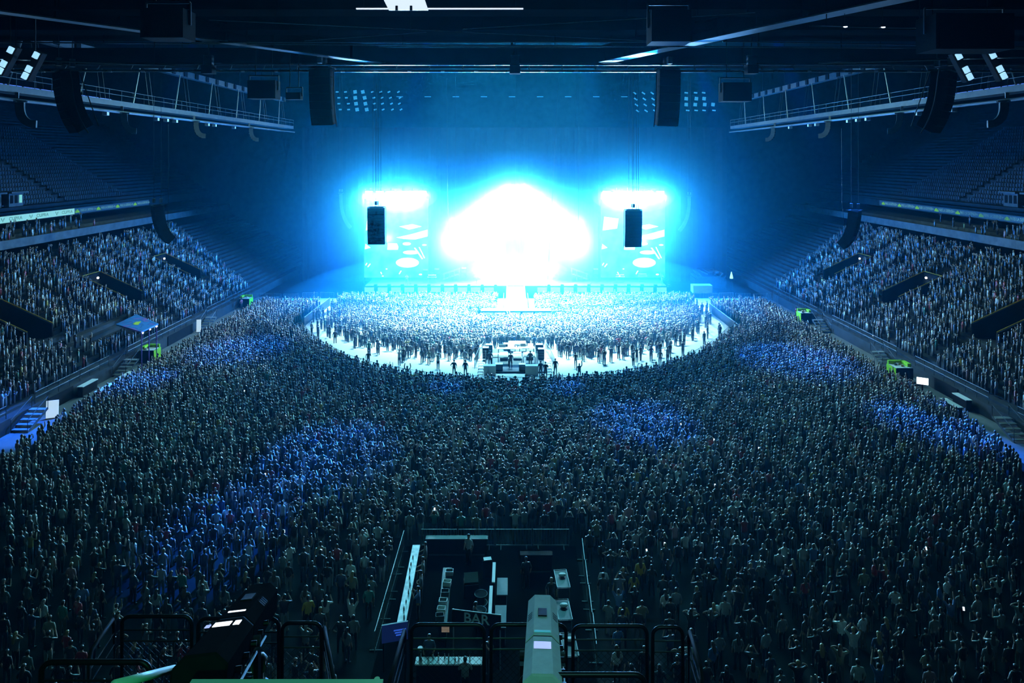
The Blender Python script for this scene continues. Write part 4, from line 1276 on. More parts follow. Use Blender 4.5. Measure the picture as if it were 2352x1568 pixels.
for sx, nm in ((-1, 'left'), (1, 'right')):
    x = SX - .3 + sx * 4.1
    crowd_barrier((x - sx * .25, 79.4, 0), PI / 2 + sx * .12, 'slanting barrier on the %s side of the mixing position, far one' % nm, 'barriers beside the mixing position', 3.4, 1.25)
    crowd_barrier((x + sx * .15, 75.8, 0), PI / 2 + sx * .08, 'slanting barrier on the %s side of the mixing position, near one' % nm, 'barriers beside the mixing position', 3.4, 1.25)
    t = thing('access_stair', 'white-edged steps beside the mixing position on the %s' % nm, 'stair', (x - sx * .45, 73.6, 0))
    for k in range(5):
        MB().box((0, -1.2 + k * .55, .08 + k * .13), (.6, .34, .06)).build('step', M_white, t)
    for q in (-1, 1):
        MB().bar((q * .28, -1.4, .03), (q * .28, 1.1, .58), .04, .08).build('stringer', M_black, t)

# ---------------------------------------------------------------- bar compound near the camera
def counter(x, y, w, d, h, label, rz=0.0, top=None, body=None, things=0, name='bar_counter'):
    t = thing(name, label, 'counter', (x, y, 0), rz)
    MB().box((0, 0, h - .03), (w, d, .06)).build('counter_top', top or M_alu, t)
    MB().box((0, 0, (h - .06) / 2), (w * .96, d * .8, h - .06)).build('front', body or M_black, t)
    MB().box((0, 0, .06), (w * .9, d * .84, .1)).build('plinth', M_steel, t)
    return t
MB().box((-1.25, 34.6, .012), (10.0, 11.6, .02)).build('floor_covering', M_rubber, label='dark floor covering of the bar compound', cat='mat')
counter(-5.3, 35.2, 6.8, .42, 1.12, 'long shiny bar counter along the left side of the bar compound', PI / 2 + .03, top=mat('brushed_steel', (.3, .34, .35), .5, .3, noise=.5, scale=2.2))
counter(-3.4, 34.6, 4.4, .45, .92, 'narrow serving shelf behind the long bar counter', PI / 2 + .04, top=M_steel)
counter(-2.75, 29.75, 2.9, .45, 1.1, 'pale bar counter facing the camera under the guard rail', 0, top=M_white)
counter(-.95, 35.7, 1.7, .16, 1.35, 'pale dividing wall in the bar compound, far one', PI / 2, top=M_white)
counter(-1.05, 33.4, 2.3, .16, 1.35, 'pale dividing wall in the bar compound, near one', PI / 2, top=M_white)
counter(-.5, 35.2, 1.4, .55, .92, 'small counter right of the far dividing wall', PI / 2, top=M_steel)
counter(-.55, 32.9, 1.6, .55, .92, 'small counter right of the near dividing wall', PI / 2, top=M_steel)
counter(1.35, 38.0, 1.8, .4, 1.0, 'dark counter at the far side of the compound', 0, top=M_black)
counter(-3.2, 39.6, 3.6, .4, 1.0, 'long dark counter at the far left of the compound', 0, top=M_steel)
# open steel trays on legs
def tray(x, y, label):
    t = thing('serving_table', label, 'table', (x, y, 0), .06)
    MB().box((0, 0, .86), (.66, 1.5, .04)).build('table_top', M_steel, t)
    MB().tube([(-.33, -.75, .92), (.33, -.75, .92), (.33, .75, .92), (-.33, .75, .92)], .022, 6, closed=True).build('rim', M_alu, t)
    for q in (-1, 1):
        for r in (-1, 1):
            MB().cyl((q * .3, r * .7, 0), (q * .3, r * .7, .86), .02, 6).build('leg', M_alu, t)
    cl = MB()
    cl.sphere((.05, .25, .96), .22, 10, 6, (1.0, .7, .35))
    cl.build('folded_cloth', M_white, t)
tray(2.62, 35.85, 'steel serving table with a white cloth, far one at the right of the compound')
tray(2.52, 33.4, 'steel serving table with a white cloth, near one at the right of the compound')
tray(2.6, 31.0, 'steel serving table partly hidden behind the centre follow spot')
# small goods on the counters: crates, cups, bottles
def crate(x, y, z, label, w=.4, d=.3, h=.22, m=None):
    t = thing('bottle_crate', label, 'crate', (x, y, z), R.uniform(-.15, .15), 'crates on the serving shelf')
    for q in (-1, 1):
        MB().box((q * (w / 2 - .01), 0, h / 2), (.02, d, h)).build('side', m or M_steel, t)
        MB().box((0, q * (d / 2 - .01), h / 2), (w - .04, .02, h)).build('end', m or M_steel, t)
    MB().box((0, 0, .012), (w - .04, d - .04, .02)).build('base', M_black, t)
for k, y in enumerate((32.7, 33.2, 33.8, 34.5, 35.3, 36.2)):
    crate(-3.38 - (y - 34.6) * -.04, y, .92, 'open crate on the narrow serving shelf, %s from the camera' % PL[k], m=[M_steel, M_white, M_alu][k % 3])
def bottle(x, y, z, group, label, h=.28, m=None):
    t = MB().tube([(0, 0, 0), (0, 0, h * .6), (0, 0, h * .75), (0, 0, h)], [.036, .036, .014, .014], 8).build('bottle', m or M_alu, label=label, cat='bottle', group=group)
    t.location = (x, y, z)
    return t
for k in range(10):
    bottle(-3.9 + k * .23 + R.uniform(-.05, .05), 29.8 + R.uniform(-.12, .12), 1.1, 'cups and bottles on the pale bar counter', 'small pale bottle standing on the bar counter that faces the camera', R.uniform(.14, .3), [M_alu, M_white][k % 2])
for k in range(9):
    y = 32.4 + k * .62
    bottle(-5.3 - (y - 35.2) * .03 + R.uniform(-.1, .1), y, 1.12, 'bottles on the long bar counter', 'small bottle standing on the long shiny bar counter', R.uniform(.12, .28))
t = thing('beer_tower', 'tall white-topped tap column on the bar counter facing the camera', 'tap', (-4.0, 29.75, 1.1))
MB().cyl((0, 0, 0), (0, 0, .5), .06, 10).build('column', M_alu, t)
MB().cyl((0, 0, .5), (0, 0, .56), .11, 12).build('cap', M_white, t)
MB().tube([(0, -.06, .4), (0, -.16, .4), (0, -.17, .33)], .015, 6).build('spout', M_black, t)
# BAR sign
t = thing('bar_sign', 'dark banner reading BAR hung on two posts in the compound', 'sign', (-1.6, 30.75, 0), -.18)
MB().box((0, 0, 2.2), (2.25, .06, .62)).build('board', M_black, t)
MB().tube([(-1.13, 0, 2.53), (1.13, 0, 2.53)], .03, 6).build('top_edge', M_alu, t)
vs, fs = text_mb('BAR', .62)
mb = MB().add([(v.x * 1.05, -.035, v.y + 2.24) for v in vs], fs)
mb.build('lettering', mat('sign_grey', (.7, .85, .85), .6), t)
for q in (-1, 1):
    MB().cyl((q * 1.08, .05, 0), (q * 1.08, .05, 2.53), .03, 8).build('post', M_alu, t)
# price screen with blue text lines
t = thing('price_screen', 'dark screen with blue lines of writing at the left of the compound', 'screen', (-5.25, 30.6, 0), .25)
MB().box((0, 0, 1.75), (1.15, .08, .8)).build('panel', mat('dark_screen', (.01, .012, .03), .3, emit=(.005, .015, .08), estr=.6), t)
mb = MB()
for k in range(3):
    mb.box((.22, -.045, 1.84 - k * .11), (.55 - .1 * k, .01, .06))
mb.build('text_lines', mat('blue_text', (.05, .1, .3), emit=(.03, .12, .7), estr=.7), t)
for q in (-1, 1):
    MB().cyl((q * .5, .06, 0), (q * .5, .06, 2.1), .03, 8).build('post', M_black, t)
t = thing('menu_board', 'small lit menu board with pale rows inside the compound', 'board', (-3.05, 31.3, 0))
MB().box((0, 0, 1.45), (.42, .05, .42)).build('board', M_black, t)
mb = MB()
for k in range(5):
    mb.box((0, -.03, 1.6 - k * .075), (.36, .01, .045))
mb.build('rows', mat('menu_rows', (.3, .25, .2), emit=(.55, .42, .30), estr=.35), t)
MB().cyl((0, .03, 0), (0, .03, 1.6), .025, 8).build('post', M_black, t)
# laptop, papers, small light
t = thing('display_board', 'tilted pale square board lying on a case in the compound', 'board', (-2.15, 35.9, 0), .12)
MB().box((0, 0, .4), (.8, .6, .8)).build('case', M_black, t)
MB().box((0, -.05, .9), (.72, .04, .62), M=Matrix.Rotation(-.9, 3, 'X')).build('board', mat('pale_teal_board', (.45, .62, .64), .5), t)
t = thing('paper_stack', 'white papers on a dark box at the far side of the compound', 'paper', (-1.35, 37.6, 0))
MB().box((0, 0, .45), (.5, .4, .9)).build('box', M_black, t)
MB().box((0, 0, .92), (.42, .3, .03), .2).build('sheets', M_white, t)
# wheels of stacked cable drums by the dividing wall
for k, y in enumerate((35.2, 33.9)):
    t = thing('cable_drum', 'cable drum beside the dividing walls, %s one' % ['far', 'near'][k], 'drum', (-1.6, y, 0))
    for z in (.04, .5):
        MB().cyl((0, 0, z), (0, 0, z + .04), .33, 18).build('disc', M_black, t)
        MB().tube([(.33 * math.cos(2 * PI * i / 18), .33 * math.sin(2 * PI * i / 18), z + .04) for i in range(18)], .018, 5, closed=True).build('rim', M_alu, t)
    MB().cyl((0, 0, .08), (0, 0, .5), .2, 14).build('core', M_cable, t)
# fences round the compound
for k in range(4):
    crowd_barrier((-6.35, 32.6 + k * 2.15, 0), PI / 2, 'barrier left of the long bar counter, %s from the camera' % PL[k], 'barriers left of the bar compound')
for k in range(4):
    crowd_barrier((3.85 + .05 * k, 31.8 + k * 2.15, 0), PI / 2 - .04, 'barrier at the right of the bar compound, %s from the camera' % PL[k], 'barriers right of the bar compound')
for k in range(4):
    crowd_barrier((-4.3 + k * 2.2, 40.25, 0), 0, 'barrier at the far side of the bar compound, %s from the left' % PL[k], 'barriers behind the bar compound')

# ---------------------------------------------------------------- along the side walls
# lime drinks stands
def kiosk(x, y, sx, label, s=1.0, rz=0.0):
    t = thing('drinks_stand', label, 'stand', (x, y, 0), rz, 'lime drinks stands along the walkways')
    w = 1.5 * s; h = 1.38 * s
    MB().box((0, 0, h / 2), (w, w, h)).build('rear_cabinet', M_black, t)
    MB().box((-sx * (w / 2 + .03), 0, h / 2), (.06, w * 1.02, h)).build('lime_front', M_green, t, label='lime green counter front')
    MB().add([(-sx * (w / 2 + .065), u, v + h * .5) for u, v in ((-.3, -.12), (.3, -.12), (.22, .08), (0, .24), (-.2, .1))], [(0, 1, 2, 3, 4)]).build('emblem', M_black, t)
    MB().box((sx * w * .38, w * .1, h + .2), (w * .22, w * .8, .38)).build('lime_canopy', M_green, t)
    MB().box((0, w * .42, h + .2), (w * .98, w * .14, .38)).build('lime_back_panel', M_green, t)
    MB().box((0, -.03, h + .03), (w * .95, w * .9, .05)).build('counter_top', M_white, t)
    for k in range(5):
        MB().box((R.uniform(-.45, .25) * s, R.uniform(-.5, .3) * s, h + .13), (.22, .2, .16), R.uniform(0, 3)).build('goods', [M_white, M_yellow, M_steel][k % 3], t)
    return t
kiosk(-40.9, 77.2, -1, 'lime drinks stand beside the tent at the left wall', 1.0)
kiosk(-41.0, 105.2, -1, 'small lime drinks stand at the far left corner of the floor', 1.0)
kiosk(39.9, 70.2, 1, 'large lime drinks stand at the right wall, nearer the camera', 1.15)
kiosk(40.9, 95.5, 1, 'lime drinks stand at the right wall, nearer the stage', 1.0)
# promotion tent
def tent_mat():
    m = bpy.data.materials.new('tent_print'); m.use_nodes = True
    nt = m.node_tree; b = nt.nodes['Principled BSDF']
    tc = nt.nodes.new('ShaderNodeTexCoord'); nz = nt.nodes.new('ShaderNodeTexNoise')
    nz.inputs['Scale'].default_value = 0.35; nz.inputs['Detail'].default_value = 1; nz.inputs['Distortion'].default_value = 1.5
    cr = nt.nodes.new('ShaderNodeValToRGB'); cr.color_ramp.interpolation = 'CONSTANT'
    for p, c in ((0.0, (.05, .22, .55, 1)), (.45, (.03, .16, .42, 1)), (.55, (.28, .15, .5, 1)), (.62, (.5, .16, .38, 1))):
        e = cr.color_ramp.elements.new(p) if p not in (0.0,) else cr.color_ramp.elements[0]
        e.position = p; e.color = c
    cr.color_ramp.elements[-1].color = (.1, .35, .6, 1)
    nt.links.new(tc.outputs['Object'], nz.inputs['Vector']); nt.links.new(nz.outputs['Fac'], cr.inputs['Fac']); nt.links.new(cr.outputs['Color'], b.inputs['Base Color'])
    return m
M_tent = tent_mat()
t = thing('promotion_tent', 'flat blue and purple tent roof with a yellow emblem at the left wall', 'tent', (-42.4, 77.6, 0))
cn = [(2.4, -4.0), (2.4, -.4), (-2.6, 4.2), (-2.2, -.7)]
MB().hexa([(x, y, 4.1) for x, y in cn] + [(x, y, 4.26) for x, y in cn]).build('roof_cloth', M_tent, t)
em = [(-.9, -.35), (.9, -.35), (.85, -.05), (.6, .28), (.42, .12), (.25, .42), (.05, .18), (-.12, .45), (-.3, .16), (-.5, .35), (-.85, 0)]
MB().add([(-.1 - v * 1.0 - u * .3, u * .9 - .3, 4.28) for u, v in em], [tuple(range(len(em)))]).build('emblem', mat('emblem_yellow', (.6, .7, .05), .5), t)
for x, y in ((2.3, -.6), (2.3, -2.2), (2.3, -3.7)):
    MB().cyl((x, y, 0), (x, y, 4.1), .06, 8).build('pole', mat('violet_pole', (.3, .15, .6), .5) if 'violet_pole' not in MATS else MATS['violet_pole'], t)
for y in (-3.5, -2.0, -.6):
    MB().sphere((2.3, y, 4.0), .12, 8, 6).build('spot_lamp', M_lensw, t)
struct('door_1', MB().box((-41.97, 86.5, .6), (.1, 6.5, 1.2)), M_black, label='dark entrance in the left wall beside the tent')  # flat black panels, the dark of the openings put into their colour
struct('door_2', MB().box((41.97, 66.0, .6), (.1, 3.5, 1.2)), M_black, label='dark entrance in the right wall')
struct('door_3', MB().box((-41.97, 63.5, .6), (.1, 3.5, 1.2)), M_black, label='dark entrance in the left wall nearer the camera')
# stairs up to the tiers
def wall_stair(sx, y, label):
    t = thing('wall_stair', label, 'stair', (sx * 41.15, y, 0), 0, 'stairs up to the side tiers')
    for k in range(5):
        MB().box((0, -1.2 + k * .5, .22 + k * .24), (1.4, .5, .06)).build('tread', M_alu, t)
    for q in (-.7, .7):
        MB().bar((q, -1.5, .05), (q, 1.0, 1.2), .05, .2).build('stringer', M_steel, t)
        MB().tube([(q, -1.5, 0), (q, -1.5, 1.1), (q, 1.0, 2.2), (q, 1.0, 1.2)], .03, 6).build('handrail', M_steel, t)
    return t
wall_stair(-1, 58.5, 'blue lit steel stair at the left edge of the photo')
wall_stair(-1, 73.0, 'steel stair in front of the lime stand at the left wall')
wall_stair(-1, 92.5, 'steel stair at the left wall behind the white panel')
wall_stair(1, 56.5, 'steel stair at the right edge of the photo')
wall_stair(1, 76.0, 'steel stair behind the large lime stand at the right wall')
wall_stair(1, 91.0, 'steel stair before the far lime stand at the right wall')
# leaning white boards, the light on them painted as emission, and a lit screen
for sx, x, y, w, h, nm, m in ((-1, -40.6, 60.3, .95, 1.5, 'white board with painted glow leaning at the blue lit stair on the left', 'W'), (-1, -41.3, 90.0, .55, 1.6, 'white board with painted glow standing at the left wall between tent and far stair', 'W')):
    t = thing('notice_stand', nm, 'board', (x, y, 0), .35)
    MB().box((0, 0, h / 2 + .05), (w, .06, h), M=Matrix.Rotation(-.12, 3, 'X')).build('board', mat('board_added_glow', (.6, .6, .6), emit=(.55, .8, 1), estr=.8) if 'board_added_glow' not in MATS else MATS['board_added_glow'], t)
    MB().box((0, .1, .04), (w, .5, .06)).build('base', M_steel, t)
t = thing('menu_screen', 'brightly lit white screen beside the large lime stand on the right', 'screen', (38.6, 64.2, 0), -.5)
MB().box((0, 0, 2.0), (.95, .08, .62)).build('panel', mat('white_screen', (.5, .5, .5), emit=(.9, .95, 1), estr=2.2), t)
MB().box((0, .05, 1.0), (.12, .06, 1.7)).build('post', M_black, t)
MB().box((0, .05, .04), (.7, .5, .06)).build('base', M_black, t)
# counters on the left walkway
for k, (x, y, w, lab) in enumerate(((-38.9, 65.3, 2.6, 'lit service counter on the left walkway, nearer one'), (-39.1, 68.9, 2.6, 'lit service counter on the left walkway, farther one'), (-41.4, 66.6, 2.4, 'rear counter against the left wall'))):
    counter(x, y, w, .6, 1.05, lab, PI / 2, top=M_white, name='service_counter')
for k, (x, y, w, lab) in enumerate(((39.4, 61.2, 2.4, 'service counter on the right walkway, nearer one'), (41.4, 62.8, 2.0, 'rear counter against the right wall'))):
    counter(x, y, w, .6, 1.05, lab, PI / 2, top=M_white, name='service_counter')
# railings on top of the front walls of the tiers
for sx, side in ((-1, 'left'), (1, 'right')):
    for k, (y0, y1) in enumerate(((46, 57), (60.5, 71.5), (75, 90), (94.5, 110))):
        t = thing('tier_railing', 'steel railing on the front wall of the %s tier, %s section from the camera' % (side, PL[k]), 'railing', (sx * 42.25, (y0 + y1) / 2, 1.2), 0, 'railings on the tier front walls')
        L = y1 - y0
        for z in (.55, 1.05):
            MB().tube([(0, -L / 2, z), (0, L / 2, z)], .035, 6).build('rail', M_steel, t)
        mb = MB()
        n = int(L / 1.5)
        for i in range(n + 1):
            MB().tube([(0, -L / 2 + i * L / n, 0), (0, -L / 2 + i * L / n, 1.05)], .03, 6).build('post', M_steel, t)
# cabins with lit windows on the upper tiers
def cabin(sx, y, x, z, w, h, label, lit):
    t = thing('tier_cabin', label, 'cabin', (sx * x, y, z), 0)
    MB().box((sx * .9, 0, h / 2), (2.2, w, h)).build('walls', M_conc, t)
    MB().box((sx * .7, 0, h + .12), (3.0, w + .6, .22)).build('roof', M_steel, t)
    for k in range(3):
        MB().box((-sx * .22, -w * .32 + k * w * .32, h * .55), (.05, w * .2, h * .6)).build('window', M_lit if k == lit else M_black, t)
M_lit = mat('cabin_window', (.3, .4, .3), emit=(.25, .75, .5), estr=.6)
cabin(-1, 84.5, 70.2, 18.0, 3.2, 2.6, 'grey cabin with one lit window on the upper tier at the left edge', 1)
cabin(-1, 88.5, 67.4, 16.4, 2.6, 1.8, 'low grey cabin above the left ribbon board, nearer one', 5)
cabin(-1, 92.5, 67.4, 16.4, 2.6, 1.8, 'low grey cabin above the left ribbon board, farther one', 2)
cabin(1, 83.5, 70.2, 18.0, 3.2, 2.6, 'grey cabin with one lit window on the upper tier at the right edge', 1)
cabin(1, 88.0, 67.4, 16.4, 2.6, 1.8, 'low grey cabin above the right ribbon board, nearer one', 5)
cabin(1, 92.0, 67.4, 16.4, 2.6, 1.8, 'low grey cabin above the right ribbon board, farther one', 5)
# signal cone light on the far right
c = PF(1711, 640, 3.0)
t = thing('lit_cone', 'small glowing green and white cone lamp beside the right end of the stage', 'lamp', (36.0, 112, 0))
MB().cyl((0, 0, 0), (0, 0, 3.2), .06, 8).build('post', M_black, t)
MB().tube([(0, 0, 3.2), (0, 0, 3.5), (0, 0, 4.3)], [.28, .24, .05], 10).build('shade', mat('cone_glow', (.3, .5, .3), emit=(.45, 1, .6), estr=1.2), t)
# ---------------------------------------------------------------- the audience
def wpick(tab, n):
    w = np.array([t[2] for t in tab], float); w /= w.sum()
    return rng.choice(len(tab), n, p=w)

# --- low detail figures, merged into one countless crowd
def figure(pose, detail=1):
    """rings of a standing figure facing +Y: (verts, quads, region per vertex: 0 trousers 1 top 2 skin 3 hair)"""
    V, Q, G = [], [], []
    def loft(rings, regs, n):
        b = len(V)
        for r, g in zip(rings, regs):
            for k, p in enumerate(r):
                V.append(p); G.append(g[k] if isinstance(g, (list, tuple)) else g)
        for i in range(len(rings) - 1):
            for k in range(n):
                Q.append((b + i * n + k, b + i * n + (k + 1) % n, b + (i + 1) * n + (k + 1) % n, b + (i + 1) * n + k))
        Q.append(tuple(b + n - 1 - k for k in range(n)) if n == 4 else tuple(b + k for k in (3, 2, 1, 0)))
        if n == 6:
            Q.append((b, b + 5, b + 4, b + 3))
        m = b + (len(rings) - 1) * n
        Q.append((m, m + 1, m + 2, m + 3))
        if n == 6:
            Q.append((m + 3, m + 4, m + 5, m))
    def ring(z, rx, ry, n=6, x=0, y=0):
        return [(x + rx * math.cos(2 * PI * (k + .5) / n), y + ry * math.sin(2 * PI * (k + .5) / n), z) for k in range(n)]
    if detail:
        for s in (-1, 1):
            loft([ring(0.0, .06, .10, 4, s * .1, .03), ring(.08, .05, .06, 4, s * .1), ring(.48, .075, .08, 4, s * .1), ring(.88, .10, .12, 4, s * .09)], [0, 0, 0, 0], 4)
        body = [ring(.84, .18, .13), ring(1.0, .175, .12)]
    else:
        body = [ring(.3, .17, .12), ring(1.0, .18, .125)]
    body += [ring(1.2, .17, .115), ring(1.38, .215, .12), ring(1.45, .14, .085), ring(1.50, .06, .06)]
    loft(body, [0, 1, 1, 1, 1, 2], 6)
    # angle k: 0..5 at 30,90,150 (front half, y>0) and 210,270,330 (back)
    hd = [2, 2, 2, 3, 3, 3]
    loft([ring(1.49, .05, .055), ring(1.55, .075, .088, y=.01), ring(1.62, .086, .10, y=.01), ring(1.69, .078, .09, y=.0), ring(1.735, .04, .05)], [2, hd, hd, [3] * 6, [3] * 6], 6)
    def arm(s, pts):
        rings = []
        rr = (.062, .05, .04)
        for p, r in zip(pts, rr):
            x, y, z = p
            rings.append([(s * (x + r * a), y + r * b, z + r * c) for a, b, c in ((1, 0, .3), (0, 1, 0), (-1, 0, -.3), (0, -1, 0))])
        x, y, z = pts[-1]
        if s < 0:
            rings = [list(reversed(r)) for r in rings]
        loft(rings, [1, 2, 2], 4)
    SH = (.205, 0, 1.39)
    A = {'down': (SH, (.26, -.02, 1.12), (.25, .08, .86)), 'fold': (SH, (.27, .02, 1.13), (.08, .2, 1.16)), 'up': (SH, (.27, .1, 1.62), (.22, .1, 1.95)),
         'clap': (SH, (.28, .16, 1.5), (.05, .22, 1.72)), 'phone': (SH, (.27, .17, 1.28), (.10, .28, 1.60)), 'head': (SH, (.36, .02, 1.52), (.12, -.02, 1.66))}
    l, r = {'down': ('down', 'down'), 'fold': ('fold', 'fold'), 'up': ('up', 'up'), 'one': ('down', 'up'), 'phone': ('phone', 'phone'), 'clap': ('clap', 'clap'), 'head': ('head', 'head')}[pose]
    arm(-1, A[l]); arm(1, A[r])
    Q[:] = [q for q in Q if len(set(q)) == 4]
    return np.array(V, float), np.array(Q, int), np.array(G, int)
POSES = ['down', 'fold', 'up', 'one', 'phone', 'clap', 'head']
POSE_W = np.array([44, 20, 5, 5, 16, 5, 5], float); POSE_W /= POSE_W.sum()

def crowd_mesh(name, pts, label, cat):
    """pts: array of x, y, z, yaw, scale, detail"""
    Vs, Qs, Cs = [], [], []
    base = 0
    n = len(pts)
    pose = rng.choice(len(POSES), n, p=POSE_W)
    hair = np.array([h[0] for h in HAIR])[wpick(HAIR, n)]
    top = np.array([h[0] for h in TOPS])[wpick(TOPS, n)]
    pan = np.array([h[0] for h in PANTS])[wpick(PANTS, n)]
    skn = np.array(SKINS)[rng.choice(4, n, p=[.45, .3, .15, .1])]
    jit = rng.uniform(0.8, 1.2, (n, 1))
    for det in (0, 1):
        for pi, pn in enumerate(POSES):
            V, Q, G = figure(pn, det)
            idx = np.where((pose == pi) & (pts[:, 5] == det))[0]
            if not len(idx):
                continue
            p = pts[idx]
            c, s = np.cos(p[:, 3])[:, None], np.sin(p[:, 3])[:, None]
            sc = p[:, 4][:, None]
            wd = sc * rng.uniform(0.9, 1.12, (len(idx), 1))
            x = V[None, :, 0] * wd; y = V[None, :, 1] * wd; z = V[None, :, 2] * sc
            out = np.stack([x * c - y * s + p[:, 0:1], x * s + y * c + p[:, 1:2], z + p[:, 2:3]], -1)
            reg = np.stack([pan[idx], top[idx] * jit[idx], skn[idx], hair[idx]], 1)
            col = reg[:, G, :]
            Vs.append(out.reshape(-1, 3)); Cs.append(col.reshape(-1, 3))
            q = Q[None] + (np.arange(len(idx)) * len(V))[:, None, None] + base
            Qs.append(q.reshape(-1, 4)); base += len(V) * len(idx)
    V = np.concatenate(Vs).astype(np.float32); Q = np.concatenate(Qs).astype(np.int32); C = np.clip(np.concatenate(Cs), 0, 1)
    me = bpy.data.meshes.new(name)
    me.vertices.add(len(V)); me.vertices.foreach_set('co', V.ravel())
    me.loops.add(Q.size); me.loops.foreach_set('vertex_index', Q.ravel())
    me.polygons.add(len(Q))
    me.polygons.foreach_set('loop_start', np.arange(0, Q.size, 4, dtype=np.int32))
    me.polygons.foreach_set('use_smooth', np.ones(len(Q), bool))
    me.update(calc_edges=True)
    a = me.attributes.new('Col', 'BYTE_COLOR', 'POINT')
    C4 = np.ones((len(V), 4), np.float32); C4[:, :3] = C
    a.data.foreach_set('color', C4.ravel())
    me.materials.append(M_crowd)
    o = bpy.data.objects.new(name, me); COL.objects.link(o)
    print(name, n, 'figures', len(V), 'verts')
    return tag(o, label, cat, None, 'stuff')

def scatter(x0, x1, y0, y1, space, keep, jitter=0.34, drop=0.06):
    out = []
    y = y0
    row = 0
    while y < y1:
        s = space(y)
        x = x0 + (row % 2) * s * 0.5
        while x < x1:
            jx, jy = R.uniform(-1, 1) * jitter * s, R.uniform(-1, 1) * jitter * s
            if R.random() > drop:
                d = keep(x + jx, y + jy)
                if d and R.random() < d:
                    out.append((x + jx, y + jy))
            x += s
        y += s
    return out

BAR_BOX = (-6.6, 4.1, 28.5, 40.5)
def floor_keep(x, y):
    if y < 28.6 and abs(x) < 7: return 0
    if BAR_BOX[0] - .3 < x < BAR_BOX[1] + .3 and BAR_BOX[2] < y < BAR_BOX[3] + .3: return 0
    if abs(x) > y * 0.75 + 3: return 0
    lim = 38.3 if y > 58 else 38.3 - max(0, (58 - y)) * 0.12
    if abs(x) > lim: return 0
    if abs(x - SX) < 29.6:
        if y > pit_edge(x - SX) - 1.1: return 0
    if y > 88 and abs(x - SX) < 29.8: return 0
    if y > 104.5: return 0
    return 1.0
floor_pts = scatter(-42, 42, 26.5, 106, lambda y: float(np.interp(y, [27, 36, 44, 54, 70], [1.12, 0.95, 0.74, 0.62, 0.56])), floor_keep)
def pit_keep(x, y):
    u = x - SX
    if abs(u) > 28.5: return 0
    if abs(u) < 3.0 and y > 93.5: return 0
    if abs(u) < 5.6 and 93.5 < y < 96.6: return 0
    if abs(u) < 4.6 and y < 82.0: return 0
    if abs(u) < 9.0 and y < 77.0: return 0.03
    g = y - pit_edge(u)
    if y > 108.5 or g < 1.5: return 0
    if abs(u) > 26.0 + (y - 95) * 0.12: return 0.12
    # empty white ring along the barrier, filling up towards the stage
    ring = float(np.interp(g, [1.5, 4, 8.5, 13], [0.02, 0.06, 0.40, 1.0]))
    if abs(u) < 9: ring = max(ring, 0.8 if y > 80 else 0.3)
    return ring
pit_pts = scatter(-31, 32, 69, 109, lambda y: 0.56 if y > 84 else 0.6, pit_keep)
print('floor', len(floor_pts), 'pit', len(pit_pts))

# --- spectators in the side tiers
tier = []
for sx in (-1, 1):
    for i in range(0, ROWS - 1):
        x = row_x(i) + 0.45
        y = 46.0
        ymax = 111.5 + i * 0.5
        while y < ymax:
            y += 0.56
            if abs(x) > y * 0.75 + 2.5: continue
            if any(abs(y - v) < (VHW + 0.3) and i >= VOM_R[0] - 2 and i <= VOM_R[1] for v in VOMS): continue
            if any(abs(y - v - 8.7) < 0.7 for v in VOMS) or any(abs(y - v) < 0.8 for v in VOMS): continue     # aisles
            if R.random() < 0.13: continue
            if sx < 0 and i in (2, 3, 4) and 73 < y < 82.5: continue
            tier.append((sx * (x + R.uniform(-.1, .1)), y + R.uniform(-.12, .12), row_z(i)))
    for i, (bx, bz) in enumerate(((62.8, 12.2), (64.0, 12.6), (65.2, 13.0))):
        y = 78.0
        while y < 104:
            y += 0.6
            if R.random() < (0.55 if y < 94 else 0.85): continue
            tier.append((sx * bx, y, bz))

# the standing figures nearest the camera are individuals (built next); the rest is one crowd
floor_pts.sort(key=lambda p: p[1])
def in_frame(x, y, z=1.6):
    px = CX + x * F / y; py = HY + (CAMZ - z) * F / y
    return 4 < px < 2348 and py < 1560
NEAR = [p for p in floor_pts if in_frame(*p)][:285]
near_set = set(NEAR)
rows = []
for x, y in floor_pts:
    if (x, y) in near_set or not in_frame(x, y, 1.9): continue
    rows.append((x, y, 0, R.gauss(math.atan2(-(SX - x), 115 - y), .22), R.uniform(.93, 1.08), 1 if y < 48 else 0))
for x, y in pit_pts:
    rows.append((x, y, 0, R.gauss(math.atan2(-(SX - x), 125 - y), .2), R.uniform(.93, 1.08), 1))
for x, y, z in tier:
    rows.append((x, y, z, math.atan2(x, 108 - y) if y < 107 else (PI / 2 * (1 if x > 0 else -1)), R.uniform(.9, 1.04) * (1 if R.random() < .75 else .8), 0))
crowd_mesh('crowd', np.array(rows, float), 'vast audience filling the floor, the front pit and both side tiers beyond the nearest rows', 'crowd')
# ---------------------------------------------------------------- people who can be told apart
def pick(tab):
    r = R.uniform(0, sum(t[2] for t in tab)); a = 0
    for t in tab:
        a += t[2]
        if r <= a: return t
def cl(tab, nm):
    for c, n, w in tab:
        if n == nm: return cloth(nm + '_' + str(id(tab) % 97), c)
def face(x, y): return math.atan2(-(SX - x), 118 - y)
def who(x, y, pose, top, lab, z=0.0, hair='dark brown', long_hair=False, pants='black', rz=None, sc=1.0, group=None):
    tc = {n: c for c, n, w in TOPS}[top]; hc = {n: c for c, n, w in HAIR}[hair]; pc = {n: c for c, n, w in PANTS}[pants]
    return person((x, y, z), face(x, y) if rz is None else rz, pose, cloth('top_' + top, tc), cloth('pants_' + pants, pc), cloth('hair_' + hair, hc), long_hair, sc, 0, lab, group)
